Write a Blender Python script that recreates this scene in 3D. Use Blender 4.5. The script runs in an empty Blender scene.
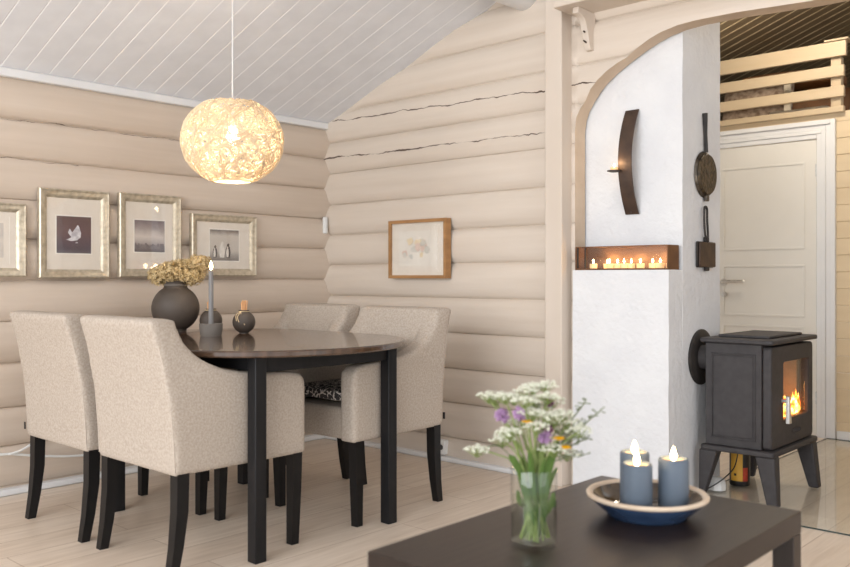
import bpy, bmesh, math, random
from mathutils import Vector, Matrix
random.seed(7)
PI = math.pi
SC = bpy.context.scene
COL = SC.collection

# ------------------------------------------------------------------ camera, world, exposure
cam_d = bpy.data.cameras.new('camera')
cam = bpy.data.objects.new('camera', cam_d); COL.objects.link(cam)
cam.location = (0, 0, 1.02)
cam.rotation_euler = (PI / 2, 0, math.radians(42.45))
cam_d.sensor_width = 36.0
cam_d.lens = 36.0 * 860 / 850
cam_d.shift_y = -6.5 / 850
cam_d.clip_start = 0.05
cam_d.dof.use_dof = True
cam_d.dof.focus_distance = 4.0
cam_d.dof.aperture_fstop = 3.1
SC.camera = cam

W = bpy.data.worlds.new('world'); SC.world = W; W.use_nodes = True
bg = W.node_tree.nodes['Background']
bg.inputs[0].default_value = (0.93, 0.965, 1.0, 1)
bg.inputs[1].default_value = 0.85
SC.view_settings.view_transform = 'Standard'
SC.view_settings.look = 'None'
SC.view_settings.gamma = 1.0
SC.view_settings.use_curve_mapping = False
SC.view_settings.exposure = 0.84

def area_light(name, loc, rot, sx, sy, energy, color):
    l = bpy.data.lights.new(name, 'AREA'); l.shape = 'RECTANGLE'; l.size = sx; l.size_y = sy
    l.energy = energy; l.color = color
    o = bpy.data.objects.new(name, l); COL.objects.link(o); o.location = loc; o.rotation_euler = rot
    return o
def point_light(name, loc, energy, color, radius=0.02, parent=None):
    l = bpy.data.lights.new(name, 'POINT'); l.energy = energy; l.color = color; l.shadow_soft_size = radius
    o = bpy.data.objects.new(name, l); COL.objects.link(o); o.location = loc
    if parent: o.parent = parent
    return o
# daylight of the glazed side behind the camera and of the window side to the right
area_light('daylight_garden_side', (-1.2, -2.9, 1.7), (math.radians(82), 0, 0), 4.6, 2.2, 122, (0.97, 0.985, 1.0))
area_light('daylight_right_side', (3.6, 0.6, 1.6), (math.radians(86), 0, math.radians(90)), 3.4, 2.0, 26, (0.97, 0.985, 1.0))
# unseen warm fill light added to brighten the hall behind the log wall
point_light('hall_fill', (-1.72, 4.95, 2.66), 22, (1.0, 0.90, 0.76), 0.1)

# ------------------------------------------------------------------ materials
def lin(c):
    c = c / 255.0
    return c / 12.92 if c <= 0.04045 else ((c + 0.055) / 1.055) ** 2.4
def rgb(r, g, b): return (lin(r), lin(g), lin(b), 1)

class NT:
    def __init__(self, m):
        self.t = m.node_tree; self.n = self.t.nodes; self.l = self.t.links
    def add(self, typ, **kw):
        n = self.n.new(typ)
        for k, v in kw.items():
            if k.startswith('i_'):
                key = k[2:]
                n.inputs[int(key) if key.isdigit() else key.replace('_', ' ')].default_value = v
            else: setattr(n, k, v)
        return n
    def link(self, a, b): self.l.new(a, b)
    def math(self, op, a, b=None, clamp=False):
        n = self.n.new('ShaderNodeMath'); n.operation = op; n.use_clamp = clamp
        for i, v in enumerate((a, b)):
            if v is None: continue
            if isinstance(v, (int, float)): n.inputs[i].default_value = v
            else: self.l.new(v, n.inputs[i])
        return n.outputs[0]
    def ramp(self, fac, stops):
        n = self.n.new('ShaderNodeValToRGB'); e = n.color_ramp.elements
        while len(e) < len(stops): e.new(0.5)
        for k, (p, c) in enumerate(stops): e[k].position = p; e[k].color = c
        self.l.new(fac, n.inputs[0]); return n.outputs[0]
    def mix(self, fac, a, b, mode='MIX'):
        n = self.n.new('ShaderNodeMix'); n.data_type = 'RGBA'; n.blend_type = mode
        for sock, v in ((n.inputs[0], fac), (n.inputs[6], a), (n.inputs[7], b)):
            if isinstance(v, (int, float, tuple)): sock.default_value = v
            else: self.l.new(v, sock)
        return n.outputs[2]

def mat(name, col, rough=0.6, col2=None, scale=8.0, stretch=(1, 1, 1), bump=0.0, bscale=None, bdist=0.01,
        metal=0.0, detail=5.0, spec=0.5, coat=0.0, sub=0.0, emit=None, estr=0.0):
    m = bpy.data.materials.new(name); m.use_nodes = True
    g = NT(m); b = g.n['Principled BSDF']
    b.inputs['Base Color'].default_value = col
    b.inputs['Roughness'].default_value = rough; b.inputs['Metallic'].default_value = metal
    b.inputs['Specular IOR Level'].default_value = spec; b.inputs['Coat Weight'].default_value = coat
    if sub: b.inputs['Subsurface Weight'].default_value = sub; b.inputs['Subsurface Radius'].default_value = (0.02, 0.015, 0.01)
    if emit: b.inputs['Emission Color'].default_value = emit; b.inputs['Emission Strength'].default_value = estr
    if col2 or bump:
        tc = g.add('ShaderNodeTexCoord'); mp = g.add('ShaderNodeMapping')
        mp.inputs['Scale'].default_value = stretch
        g.link(tc.outputs['Object'], mp.inputs[0])
        if col2:
            nz = g.add('ShaderNodeTexNoise'); nz.inputs['Scale'].default_value = scale; nz.inputs['Detail'].default_value = detail
            g.link(mp.outputs[0], nz.inputs[0])
            g.link(g.ramp(nz.outputs[0], [(0.35, col), (0.65, col2)]), b.inputs['Base Color'])
        if bump:
            n2 = g.add('ShaderNodeTexNoise'); n2.inputs['Scale'].default_value = bscale or scale; n2.inputs['Detail'].default_value = 4
            g.link(mp.outputs[0], n2.inputs[0])
            bp = g.add('ShaderNodeBump'); bp.inputs['Strength'].default_value = bump; bp.inputs['Distance'].default_value = bdist
            g.link(n2.outputs[0], bp.inputs['Height']); g.link(bp.outputs[0], b.inputs['Normal'])
    return m

def log_mat(name, c1, c2, axis, cracks=()):
    """painted log: faint grain along `axis`, thin drying cracks at given heights"""
    m = bpy.data.materials.new(name); m.use_nodes = True
    g = NT(m); b = g.n['Principled BSDF']; b.inputs['Roughness'].default_value = 0.55
    tc = g.add('ShaderNodeTexCoord'); mp = g.add('ShaderNodeMapping')
    mp.inputs['Scale'].default_value = (0.35, 6, 6) if axis == 0 else (6, 0.35, 6)
    g.link(tc.outputs['Object'], mp.inputs[0])
    nz = g.add('ShaderNodeTexNoise', i_Scale=3.0, i_Detail=6.0); g.link(mp.outputs[0], nz.inputs[0])
    col = g.ramp(nz.outputs[0], [(0.3, c1), (0.7, c2)])
    sp = g.add('ShaderNodeSeparateXYZ'); g.link(tc.outputs['Object'], sp.inputs[0])
    if cracks:
        mp2 = g.add('ShaderNodeMapping'); mp2.inputs['Scale'].default_value = (1, 0, 0) if axis == 0 else (0, 1, 0)
        g.link(tc.outputs['Object'], mp2.inputs[0])
        tot = None
        for k, (z0, slope, x0, xa, xb, wd) in enumerate(cracks):
            n1 = g.add('ShaderNodeTexNoise', i_Scale=5.0, i_Detail=8.0, i_Roughness=0.62)
            off = g.add('ShaderNodeVectorMath', operation='ADD'); off.inputs[1].default_value = (3.1 * k, 5.7 * k, 0)
            g.link(mp2.outputs[0], off.inputs[0]); g.link(off.outputs[0], n1.inputs[0])
            u = sp.outputs[axis]
            line = g.math('ADD', g.math('MULTIPLY', g.math('SUBTRACT', u, x0), slope), z0)
            line = g.math('ADD', line, g.math('MULTIPLY', g.math('SUBTRACT', n1.outputs[0], 0.5), 0.07))
            d = g.math('ABSOLUTE', g.math('SUBTRACT', sp.outputs[2], line))
            n3 = g.add('ShaderNodeTexNoise', i_Scale=9.0, i_Detail=2.0); g.link(off.outputs[0], n3.inputs[0])
            w = g.math('MULTIPLY', g.math('SUBTRACT', n3.outputs[0], 0.33, True), wd * 4.5)
            f = g.math('LESS_THAN', d, w)
            f = g.math('MULTIPLY', f, g.math('GREATER_THAN', u, xa)); f = g.math('MULTIPLY', f, g.math('LESS_THAN', u, xb))
            tot = f if tot is None else g.math('MAXIMUM', tot, f)
        col = g.mix(tot, col, rgb(78, 60, 48))
    g.link(col, b.inputs['Base Color'])
    bp = g.add('ShaderNodeBump', i_Strength=0.25, i_Distance=0.01); g.link(nz.outputs[0], bp.inputs['Height']); g.link(bp.outputs[0], b.inputs['Normal'])
    return m

def floor_mat():
    m = bpy.data.materials.new('pale_oak_laminate'); m.use_nodes = True
    g = NT(m); b = g.n['Principled BSDF']; b.inputs['Roughness'].default_value = 0.38
    tc = g.add('ShaderNodeTexCoord'); mp = g.add('ShaderNodeMapping'); mp.inputs['Rotation'].default_value = (0, 0, PI / 2)
    g.link(tc.outputs['Object'], mp.inputs[0])
    br = g.add('ShaderNodeTexBrick', offset=0.37)
    br.inputs['Color1'].default_value = rgb(224, 211, 196); br.inputs['Color2'].default_value = rgb(215, 200, 184)
    br.inputs['Mortar'].default_value = rgb(172, 150, 130); br.inputs['Scale'].default_value = 1.0
    br.inputs['Mortar Size'].default_value = 0.0016; br.inputs['Brick Width'].default_value = 1.28; br.inputs['Row Height'].default_value = 0.19
    g.link(mp.outputs[0], br.inputs[0])
    m2 = g.add('ShaderNodeMapping'); m2.inputs['Scale'].default_value = (9, 0.8, 1); g.link(tc.outputs['Object'], m2.inputs[0])
    nz = g.add('ShaderNodeTexNoise', i_Scale=4.0, i_Detail=8.0, i_Distortion=0.8); g.link(m2.outputs[0], nz.inputs[0])
    grain = g.ramp(nz.outputs[0], [(0.3, (0.86, 0.82, 0.78, 1)), (0.7, (1.05, 1.04, 1.03, 1))])
    g.link(g.mix(1.0, br.outputs[0], grain, 'MULTIPLY'), b.inputs['Base Color'])
    return m

def glass_mat(name, tint=(1, 1, 1, 1), rough=0.0, base=0.04):
    m = bpy.data.materials.new(name); m.use_nodes = True
    g = NT(m); out = g.n['Material Output']; g.n.remove(g.n['Principled BSDF'])
    tr = g.add('ShaderNodeBsdfTransparent'); tr.inputs[0].default_value = tint
    gl = g.add('ShaderNodeBsdfGlossy'); gl.inputs['Roughness'].default_value = rough
    lw = g.add('ShaderNodeLayerWeight'); lw.inputs[0].default_value = 0.5; mx = g.add('ShaderNodeMixShader')
    g.link(g.math('ADD', g.math('MULTIPLY', g.math('POWER', lw.outputs[1], 5.0), 0.5), base), mx.inputs[0]); g.link(tr.outputs[0], mx.inputs[1]); g.link(gl.outputs[0], mx.inputs[2])
    g.link(mx.outputs[0], out.inputs[0]); return m

def emis(name, col, strength):
    m = bpy.data.materials.new(name); m.use_nodes = True
    g = NT(m); out = g.n['Material Output']; g.n.remove(g.n['Principled BSDF'])
    e = g.add('ShaderNodeEmission'); e.inputs[0].default_value = col; e.inputs[1].default_value = strength
    g.link(e.outputs[0], out.inputs[0]); return m

def translucent_mat(name, col, fac=0.45, rough=0.8):
    m = bpy.data.materials.new(name); m.use_nodes = True
    g = NT(m); out = g.n['Material Output']; g.n.remove(g.n['Principled BSDF'])
    d = g.add('ShaderNodeBsdfDiffuse'); d.inputs[0].default_value = col
    t = g.add('ShaderNodeBsdfTranslucent'); t.inputs[0].default_value = col
    mx = g.add('ShaderNodeMixShader'); mx.inputs[0].default_value = fac
    g.link(d.outputs[0], mx.inputs[1]); g.link(t.outputs[0], mx.inputs[2]); g.link(mx.outputs[0], out.inputs[0]); return m

M = {}
M['log_l'] = log_mat('cream_painted_logs_left', rgb(198, 182, 166), rgb(208, 193, 178), 1,
                     [(1.765, 0.0, 2.0, 0.0, 2.6, 0.0012), (1.58, 0.0, 2.0, 1.0, 2.0, 0.0012)])
M['log_b'] = log_mat('cream_painted_logs_gable', rgb(206, 193, 179), rgb(214, 202, 189), 0,
                     [(1.985, -0.022, -3.4, -4.1, -2.02, 0.0031), (1.760, -0.012, -3.4, -4.2, -2.43, 0.0031)])
M['white'] = mat('white_paint', rgb(226, 226, 226), 0.45, rgb(219, 219, 220), 3, bump=0.05)
M['ceil'] = mat('white_ceiling_board', rgb(228, 231, 237), 0.5, rgb(222, 225, 231), 3, (3, 3, 3))
M['ceil_groove_lit'] = mat('white_board_groove_lit', rgb(238, 240, 243), 0.5, rgb(233, 235, 238), 4)  # light caught in the board gaps, put into a whiter groove colour
M['ceil_dark'] = mat('brown_stained_board', rgb(122, 106, 82), 0.5, rgb(104, 90, 70), 3, (0.5, 5, 1))
M['ceil_dark_groove_lit'] = mat('stained_board_groove_lit', rgb(206, 190, 158), 0.5, rgb(160, 146, 116), 4)  # lit groove lines of the brown boards, painted in as a paler colour
M['cream'] = mat('cream_paint', rgb(212, 200, 188), 0.5, rgb(205, 192, 178), 4, (1, 1, .3), bump=0.06, bscale=20)
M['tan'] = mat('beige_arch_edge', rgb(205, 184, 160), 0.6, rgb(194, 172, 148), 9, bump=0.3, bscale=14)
M['plaster'] = mat('white_rough_plaster', rgb(222, 223, 225), 0.9, rgb(215, 216, 219), 5, bump=0.9, bscale=38, bdist=0.006)
M['floor'] = floor_mat()
M['panel'] = mat('cream_yellow_panelling', rgb(218, 198, 166), 0.5, rgb(211, 190, 157), 2, (0.4, 1, 6))
M['door'] = mat('white_door_paint', rgb(226, 223, 216), 0.4, rgb(221, 218, 211), 3)
M['rail'] = mat('pale_cream_rail_paint', rgb(196, 177, 148), 0.5, rgb(188, 168, 138), 3, (0.4, 1, 4))
M['fabric'] = mat('oatmeal_woven_fabric', rgb(166, 154, 142), 0.95, rgb(184, 173, 161), 130, bump=0.35, bscale=240, bdist=0.003, spec=0.15, detail=6)
M['piping'] = mat('oatmeal_seam', rgb(176, 164, 152), 0.95, rgb(190, 178, 166), 80, spec=0.15)
M['blackleg'] = mat('black_lacquered_wood', rgb(13, 12, 13), 0.45, rgb(18, 17, 18), 12, (1, 1, .2), spec=.3)
M['tablewood'] = mat('black_brown_table', rgb(62, 45, 34), 0.18, rgb(82, 60, 45), 5, (0.6, 9, 1), detail=7, coat=0.5)
M['tableleg'] = mat('black_table_leg', rgb(21, 21, 23), 0.45, rgb(28, 28, 30), 9, (3, 3, .4), bump=0.05, spec=.25)
M['coffee'] = mat('black_brown_foil', rgb(34, 26, 22), 0.33, rgb(42, 32, 27), 6, (8, 0.5, 1), bump=0.05, detail=7, spec=.3)
M['silver'] = mat('champagne_silver_frame', rgb(206, 194, 172), 0.36, rgb(176, 164, 144), 40, (1, 1, 1), metal=0.45, bump=0.15, bscale=60)
M['mount'] = mat('cream_picture_mount', rgb(226, 217, 205), 0.8, rgb(222, 212, 199), 20)
M['mountline'] = mat('mount_edge', rgb(238, 232, 222), 0.8, rgb(232, 226, 216), 20)
M['oak'] = mat('oak_frame', rgb(172, 128, 82), 0.5, rgb(152, 110, 68), 8, (1, 1, 4))
M['glass'] = glass_mat('picture_glass', (1, 1, 1, 1), 0.02)
M['clear'] = glass_mat('clear_glass', (0.985, 0.995, 0.99, 1), 0.0, 0.05)
M['floorglass'] = glass_mat('hearth_glass', (0.99, 0.998, 0.99, 1), 0.02, 0.04)
M['glassedge'] = mat('green_glass_edge', rgb(52, 62, 58), 0.2, rgb(60, 70, 66), 10)
M['iron'] = mat('grey_cast_iron', rgb(52, 49, 50), 0.62, rgb(60, 57, 58), 30, bump=0.12, bscale=160, bdist=0.002, spec=0.4)
M['iron_dark'] = mat('dark_iron', rgb(40, 37, 36), 0.6, rgb(52, 47, 44), 30, bump=0.1, bscale=80, metal=0.2)
M['steel'] = mat('brushed_steel', rgb(214, 212, 208), 0.32, rgb(200, 198, 194), 40, metal=0.8)
M['rust'] = mat('brown_patinated_steel', rgb(84, 66, 54), 0.5, rgb(66, 52, 45), 14, metal=0.35, bump=0.1, bscale=60)
M['copper'] = mat('coppery_brown_steel', rgb(120, 84, 56), 0.42, rgb(98, 68, 48), 12, metal=0.5)
M['brasspan'] = mat('old_patterned_iron', rgb(92, 78, 58), 0.45, rgb(48, 41, 34), 45, metal=0.6, bump=0.8, bscale=55, bdist=0.01)
M['oldsteel'] = mat('worn_pan_rim', rgb(120, 112, 102), 0.4, rgb(70, 64, 58), 40, metal=0.8)
M['vase_dark'] = mat('dark_stoneware', rgb(64, 56, 50), 0.6, rgb(84, 74, 66), 6, bump=0.08, bscale=60)
M['bowlgrey'] = mat('grey_stoneware', rgb(104, 98, 92), 0.6, rgb(120, 113, 106), 10)
M['greycandle'] = mat('grey_taper_wax', rgb(116, 114, 114), 0.5, rgb(124, 122, 121), 6, sub=0.1)
M['bluecandle'] = mat('slate_blue_wax', rgb(88, 100, 114), 0.55, rgb(98, 109, 122), 10, sub=0.15)
M['waxtop'] = mat('melted_wax', rgb(196, 170, 140), 0.3, rgb(206, 182, 152), 8, sub=0.2)
M['wick'] = mat('black_wick', rgb(25, 22, 20), 0.9, rgb(35, 30, 27), 30)
M['flame'] = emis('candle_flame', (1.0, 0.72, 0.36, 1), 22)
M['teawax'] = mat('tealight_wax', rgb(228, 190, 140), 0.5, rgb(236, 200, 150), 9, emit=(1.0, 0.55, 0.2, 1), estr=0.25)
M['dried'] = translucent_mat('dried_petal', rgb(224, 202, 158), 0.3)
M['dried2'] = translucent_mat('dried_petal_olive', rgb(190, 166, 120), 0.3)
M['twig'] = mat('brown_twig', rgb(96, 78, 54), 0.8, rgb(116, 96, 66), 20)
M['match'] = mat('peach_stick', rgb(214, 160, 112), 0.7, rgb(226, 176, 128), 20)
M['twine'] = mat('pale_twine', rgb(206, 184, 150), 0.9, rgb(190, 168, 134), 60)
M['shade'] = translucent_mat('cream_paper_string', rgb(244, 226, 196), 0.22)
M['bulb'] = emis('warm_bulb', (1.0, 0.92, 0.80, 1), 8)
M['cord'] = mat('white_flex', rgb(230, 230, 228), 0.5, rgb(224, 224, 222), 10)
M['plastic'] = mat('white_plastic', rgb(230, 230, 228), 0.4, rgb(225, 225, 223), 10)
M['holes'] = mat('dark_socket_hole', rgb(60, 58, 56), 0.7, rgb(66, 64, 62), 10)
M['green'] = translucent_mat('green_leaf', rgb(96, 122, 66), 0.4)
M['stemgreen'] = translucent_mat('green_stem', rgb(150, 166, 104), 0.3)
M['greyleaf'] = translucent_mat('grey_green_grass_head', rgb(150, 158, 132), 0.4)
M['petalw'] = translucent_mat('white_blossom', rgb(240, 241, 226), 0.3)
M['petalp'] = translucent_mat('purple_clover', rgb(186, 152, 190), 0.35)
M['petalm'] = translucent_mat('dark_magenta_clover', rgb(124, 66, 106), 0.35)
M['petaly'] = translucent_mat('yellow_blossom', rgb(240, 186, 40), 0.3)
M['water'] = glass_mat('vase_water', (0.98, 0.985, 0.95, 1), 0.0, 0.03)
M['bowl_in'] = mat('dark_bowl_glaze', rgb(46, 38, 34), 0.18, rgb(84, 66, 46), 24, coat=0.5)
M['bowl_blue'] = mat('navy_bowl_glaze', rgb(42, 58, 84), 0.22, rgb(54, 74, 104), 14, coat=0.4)
M['bowl_rim'] = mat('unglazed_pale_rim', rgb(214, 196, 176), 0.6, rgb(200, 178, 154), 18)
M['gold'] = mat('gold_label', rgb(214, 164, 60), 0.4, rgb(204, 152, 50), 6)
M['redlabel'] = mat('red_label', rgb(176, 62, 34), 0.5, rgb(150, 44, 24), 40)
M['black'] = mat('black_plastic', rgb(24, 22, 22), 0.35, rgb(30, 28, 28), 12)
M['brick'] = mat('pale_firebrick', rgb(150, 120, 86), 0.9, rgb(120, 94, 66), 12)
M['leather'] = mat('brown_blanket', rgb(138, 92, 52), 0.6, rgb(112, 74, 42), 9, bump=0.3, bscale=14)
M['cushion'] = mat('floral_beige_cloth', rgb(176, 156, 136), 0.9, rgb(120, 98, 80), 26)
M['linen'] = mat('off_white_linen', rgb(204, 192, 172), 0.9, rgb(192, 180, 160), 18)
def pad_mat():
    m = mat('black_white_pattern', rgb(50, 47, 47), 0.85)
    g = NT(m); b = g.n['Principled BSDF']; tc = g.add('ShaderNodeTexCoord')
    v = g.add('ShaderNodeTexVoronoi', i_Scale=42.0, feature='DISTANCE_TO_EDGE'); nz = g.add('ShaderNodeTexNoise', i_Scale=60.0, i_Detail=3.0)
    g.link(tc.outputs['Object'], v.inputs[0]); g.link(tc.outputs['Object'], nz.inputs[0])
    f = g.math('MULTIPLY', g.math('LESS_THAN', v.outputs[0], 0.10), g.math('GREATER_THAN', nz.outputs[0], 0.46))
    g.link(g.mix(f, rgb(52, 49, 49), rgb(206, 198, 190)), b.inputs['Base Color']); return m
M['pad'] = pad_mat()

# ------------------------------------------------------------------ mesh helpers
def obj(name, bm, m, parent=None, smooth=None, bevel=0.0, seg=2, recalc=True):
    me = bpy.data.meshes.new(name)
    if recalc: bmesh.ops.recalc_face_normals(bm, faces=bm.faces)
    bm.to_mesh(me); bm.free()
    for mm in (m if isinstance(m, (list, tuple)) else [m]): me.materials.append(mm)
    if smooth is not None:
        me.shade_smooth(); me.set_sharp_from_angle(angle=math.radians(smooth))
    o = bpy.data.objects.new(name, me); COL.objects.link(o)
    if parent: o.parent = parent
    if bevel:
        b = o.modifiers.new('bevel', 'BEVEL'); b.width = bevel; b.segments = seg; b.limit_method = 'ANGLE'; b.angle_limit = math.radians(40)
        if smooth is None: me.shade_smooth(); me.set_sharp_from_angle(angle=math.radians(50))
        b.harden_normals = False
    return o
def thing(name, label, cat, loc=(0, 0, 0), rz=0.0, group=None):
    o = bpy.data.objects.new(name, None); COL.objects.link(o); o.empty_display_size = 0.05
    o.location = loc; o.rotation_euler = (0, 0, rz); return tag(o, label, cat, group)
def tag(o, label, cat, group=None):
    o['label'] = label; o['category'] = cat
    if group: o['group'] = group
    return o
def struct(o): o['kind'] = 'structure'; return o
def copy_tree(o, parent=None):
    c = o.copy(); COL.objects.link(c)
    if parent: c.parent = parent
    for ch in list(o.children): copy_tree(ch, c)
    return c
def NB(): return bmesh.new()
def box(bm, x0, x1, y0, y1, z0, z1, mi=0):
    v = [bm.verts.new(p) for p in ((x0, y0, z0), (x1, y0, z0), (x1, y1, z0), (x0, y1, z0), (x0, y0, z1), (x1, y0, z1), (x1, y1, z1), (x0, y1, z1))]
    for f in ((0, 3, 2, 1), (4, 5, 6, 7), (0, 1, 5, 4), (1, 2, 6, 5), (2, 3, 7, 6), (3, 0, 4, 7)):
        bm.faces.new([v[i] for i in f]).material_index = mi
    return v
def hexa(bm, pts, mi=0):
    v = [bm.verts.new(p) for p in pts]
    for f in ((0, 3, 2, 1), (4, 5, 6, 7), (0, 1, 5, 4), (1, 2, 6, 5), (2, 3, 7, 6), (3, 0, 4, 7)):
        bm.faces.new([v[i] for i in f]).material_index = mi
def prism(bm, poly, a0, a1, axis='x', mi=0):
    """poly of 2D points extruded along axis between a0 and a1"""
    def P(p, a):
        if axis == 'x': return (a, p[0], p[1])
        if axis == 'y': return (p[0], a, p[1])
        return (p[0], p[1], a)
    A = [bm.verts.new(P(p, a0)) for p in poly]; B = [bm.verts.new(P(p, a1)) for p in poly]
    n = len(poly)
    bm.faces.new(A).material_index = mi; bm.faces.new(B[::-1]).material_index = mi
    for i in range(n):
        bm.faces.new((A[i], A[(i + 1) % n], B[(i + 1) % n], B[i])).material_index = mi
def lathe(bm, prof, c=(0, 0, 0), n=32, mi=0, close=True):
    rings = []
    for r, z in prof:
        if r < 1e-6: rings.append([bm.verts.new((c[0], c[1], c[2] + z))])
        else: rings.append([bm.verts.new((c[0] + r * math.cos(2 * PI * k / n), c[1] + r * math.sin(2 * PI * k / n), c[2] + z)) for k in range(n)])
    for a, b in zip(rings, rings[1:]):
        for k in range(n):
            k2 = (k + 1) % n
            if len(a) == 1 and len(b) == 1: continue
            if len(a) == 1: f = bm.faces.new((a[0], b[k2], b[k]))
            elif len(b) == 1: f = bm.faces.new((a[k], a[k2], b[0]))
            else: f = bm.faces.new((a[k], a[k2], b[k2], b[k]))
            f.material_index = mi
    return rings
def tube(bm, pts, r, n=6, mi=0, closed=False, caps=True):
    pts = [Vector(p) for p in pts]; N = len(pts)
    rr = r if isinstance(r, (list, tuple)) else [r] * N
    rings = []; prev = None
    for i, p in enumerate(pts):
        a = pts[(i - 1) % N] if (closed or i > 0) else p
        b = pts[(i + 1) % N] if (closed or i < N - 1) else p
        t = (b - a)
        if t.length < 1e-9: t = Vector((0, 0, 1))
        t.normalize()
        if prev is None:
            u = t.orthogonal().normalized()
        else:
            u = prev - t * prev.dot(t)
            u = u.normalized() if u.length > 1e-6 else t.orthogonal().normalized()
        prev = u; w = t.cross(u)
        rings.append([bm.verts.new(p + (u * math.cos(2 * PI * k / n) + w * math.sin(2 * PI * k / n)) * rr[i]) for k in range(n)])
    seq = list(zip(rings, rings[1:]))
    if closed: seq.append((rings[-1], rings[0]))
    for a, b in seq:
        for k in range(n):
            bm.faces.new((a[k], a[(k + 1) % n], b[(k + 1) % n], b[k])).material_index = mi
    if caps and not closed:
        bm.faces.new(rings[0][::-1]).material_index = mi; bm.faces.new(rings[-1]).material_index = mi
def blob(bm, c, r, sub=1, sc=(1, 1, 1), mi=0):
    d = bmesh.ops.create_icosphere(bm, subdivisions=sub, radius=r, matrix=Matrix.Translation(c) @ Matrix.Diagonal((*sc, 1)))
    for f in {f for v in d['verts'] for f in v.link_faces}: f.material_index = mi
def spline(pts, n):
    pts = [Vector(p) for p in pts]; out = []
    P = [pts[0]] + pts + [pts[-1]]
    for i in range(1, len(P) - 2):
        for k in range(n):
            t = k / n; p0, p1, p2, p3 = P[i - 1:i + 3]
            out.append(0.5 * ((2 * p1) + (-p0 + p2) * t + (2 * p0 - 5 * p1 + 4 * p2 - p3) * t * t + (-p0 + 3 * p1 - 3 * p2 + p3) * t ** 3))
    out.append(pts[-1]); return out
def flame_bm(h, w, c=(0, 0, 0)):
    bm = NB(); lathe(bm, [(0, 0), (w * .55, h * .08), (w * .9, h * .25), (w, h * .38), (w * .78, h * .58), (w * .4, h * .8), (w * .12, h * .95), (0, h)], c, 10)
    return bm

# ------------------------------------------------------------------ setting: floor, log walls, roof
XL, YB = -4.177, 3.642           # groove planes of the left and the gable wall
BULGE = 0.030
def roof(x): return 1.99 + 0.365 * (x + 4.16) if x < 0.1 else 1.99 + 0.365 * 4.26 - 0.365 * (x - 0.1)
GL = [-0.15, 0.04, 0.225, 0.405, 0.615, 0.81, 1.006, 1.2, 1.39, 1.58, 1.771, 1.965, 2.16]
GB = [-0.07, 0.125, 0.32, 0.51, 0.708, 0.902, 1.096, 1.285, 1.479, 1.676, 1.871, 2.065, 2.26, 2.455, 2.65, 2.845, 3.04, 3.235, 3.43, 3.6]
def bulge(z, G):
    for a, b in zip(G, G[1:]):
        if a <= z <= b:
            t = abs(2 * (z - a) / (b - a) - 1)
            return BULGE * (1 - t ** 3.2) - (0.007 if t > 0.97 else 0)
    return 0
def zrows(G, top):
    out = []
    for a, b in zip(G, G[1:]):
        for t in (0, 0.015, 0.03, 0.07, 0.13, 0.22, 0.33, 0.5, 0.67, 0.78, 0.87, 0.93, 0.97, 0.985):
            z = a + (b - a) * t
            if 0 <= z <= top: out.append(z)
    return [0.0] + [z for z in out if z > 1e-4] + [top]

bm = NB(); box(bm, -4.35, 4.6, -3.2, 8.6, -0.1, 0.0)
struct(obj('floor', bm, M['floor']))

# left log wall: long profile along Y, gently wavering logs
bm = NB(); rows = zrows(GL, 2.0); ys = [-3.2 + 0.25 * k for k in range(28)] + [3.75]
grid = []
for y in ys:
    grid.append([bm.verts.new((XL + bulge(z, GL), y, z + 0.004 * math.sin(y * 2.1 + 3 * round(z * 5)) * (0 < z < 1.9))) for z in rows])
for a, b in zip(grid, grid[1:]):
    for k in range(len(rows) - 1): bm.faces.new((a[k], a[k + 1], b[k + 1], b[k]))
back = [[bm.verts.new((XL - 0.12, y, z)) for z in (0, 2.0)] for y in (ys[0], ys[-1])]
bm.faces.new((back[0][0], back[1][0], back[1][1], back[0][1]))
struct(obj('wall_left', bm, M['log_l'], smooth=35, recalc=False))

# gable log wall with the arched opening cut out of it
ARCH_X = -2.31
arch = [(-2.31, 1.74), (-2.30, 1.80), (-2.285, 1.84), (-2.255, 1.885), (-2.22, 1.93), (-2.18, 1.968), (-2.13, 2.004), (-2.08, 2.033), (-2.03, 2.06),
        (-1.97, 2.09), (-1.91, 2.115), (-1.85, 2.135), (-1.77, 2.150), (-1.68, 2.155), (-1.5, 2.152), (-1.2, 2.135), (-0.9, 2.13), (-0.4, 2.13)]
cols = [(-4.22 + 0.19 * k, 0.0) for k in range(10)] + [(ARCH_X, 0.0)] + arch + [(-0.4, 0.0), (0.1, 0.0), (1.0, 0), (2.2, 0), (3.4, 0), (4.6, 0.0)]
rows = zrows(GB, 3.6)
bm = NB(); fr = []; bk = []
YBACK = 3.71
for x, zb in cols:
    zt = roof(x)
    f = []; b = []
    for z in rows:
        zz = min(max(z, zb), zt)
        f.append(bm.verts.new((x, YB - (BULGE * .8 if abs(x - ARCH_X) < 1e-6 else bulge(zz, GB)), zz))); b.append(bm.verts.new((x, YBACK, zz)))
    fr.append(f); bk.append(b)
for i in range(len(cols) - 1):
    for k in range(len(rows) - 1 if i not in (10, 28) else 0):
        for q in ((fr[i][k], fr[i + 1][k], fr[i + 1][k + 1], fr[i][k + 1]), (bk[i][k + 1], bk[i + 1][k + 1], bk[i + 1][k], bk[i][k])):
            bm.faces.new(q)
    if i in (10, 28): continue
    f = bm.faces.new((fr[i][0], bk[i][0], bk[i + 1][0], fr[i + 1][0])); f.material_index = 1
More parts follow.
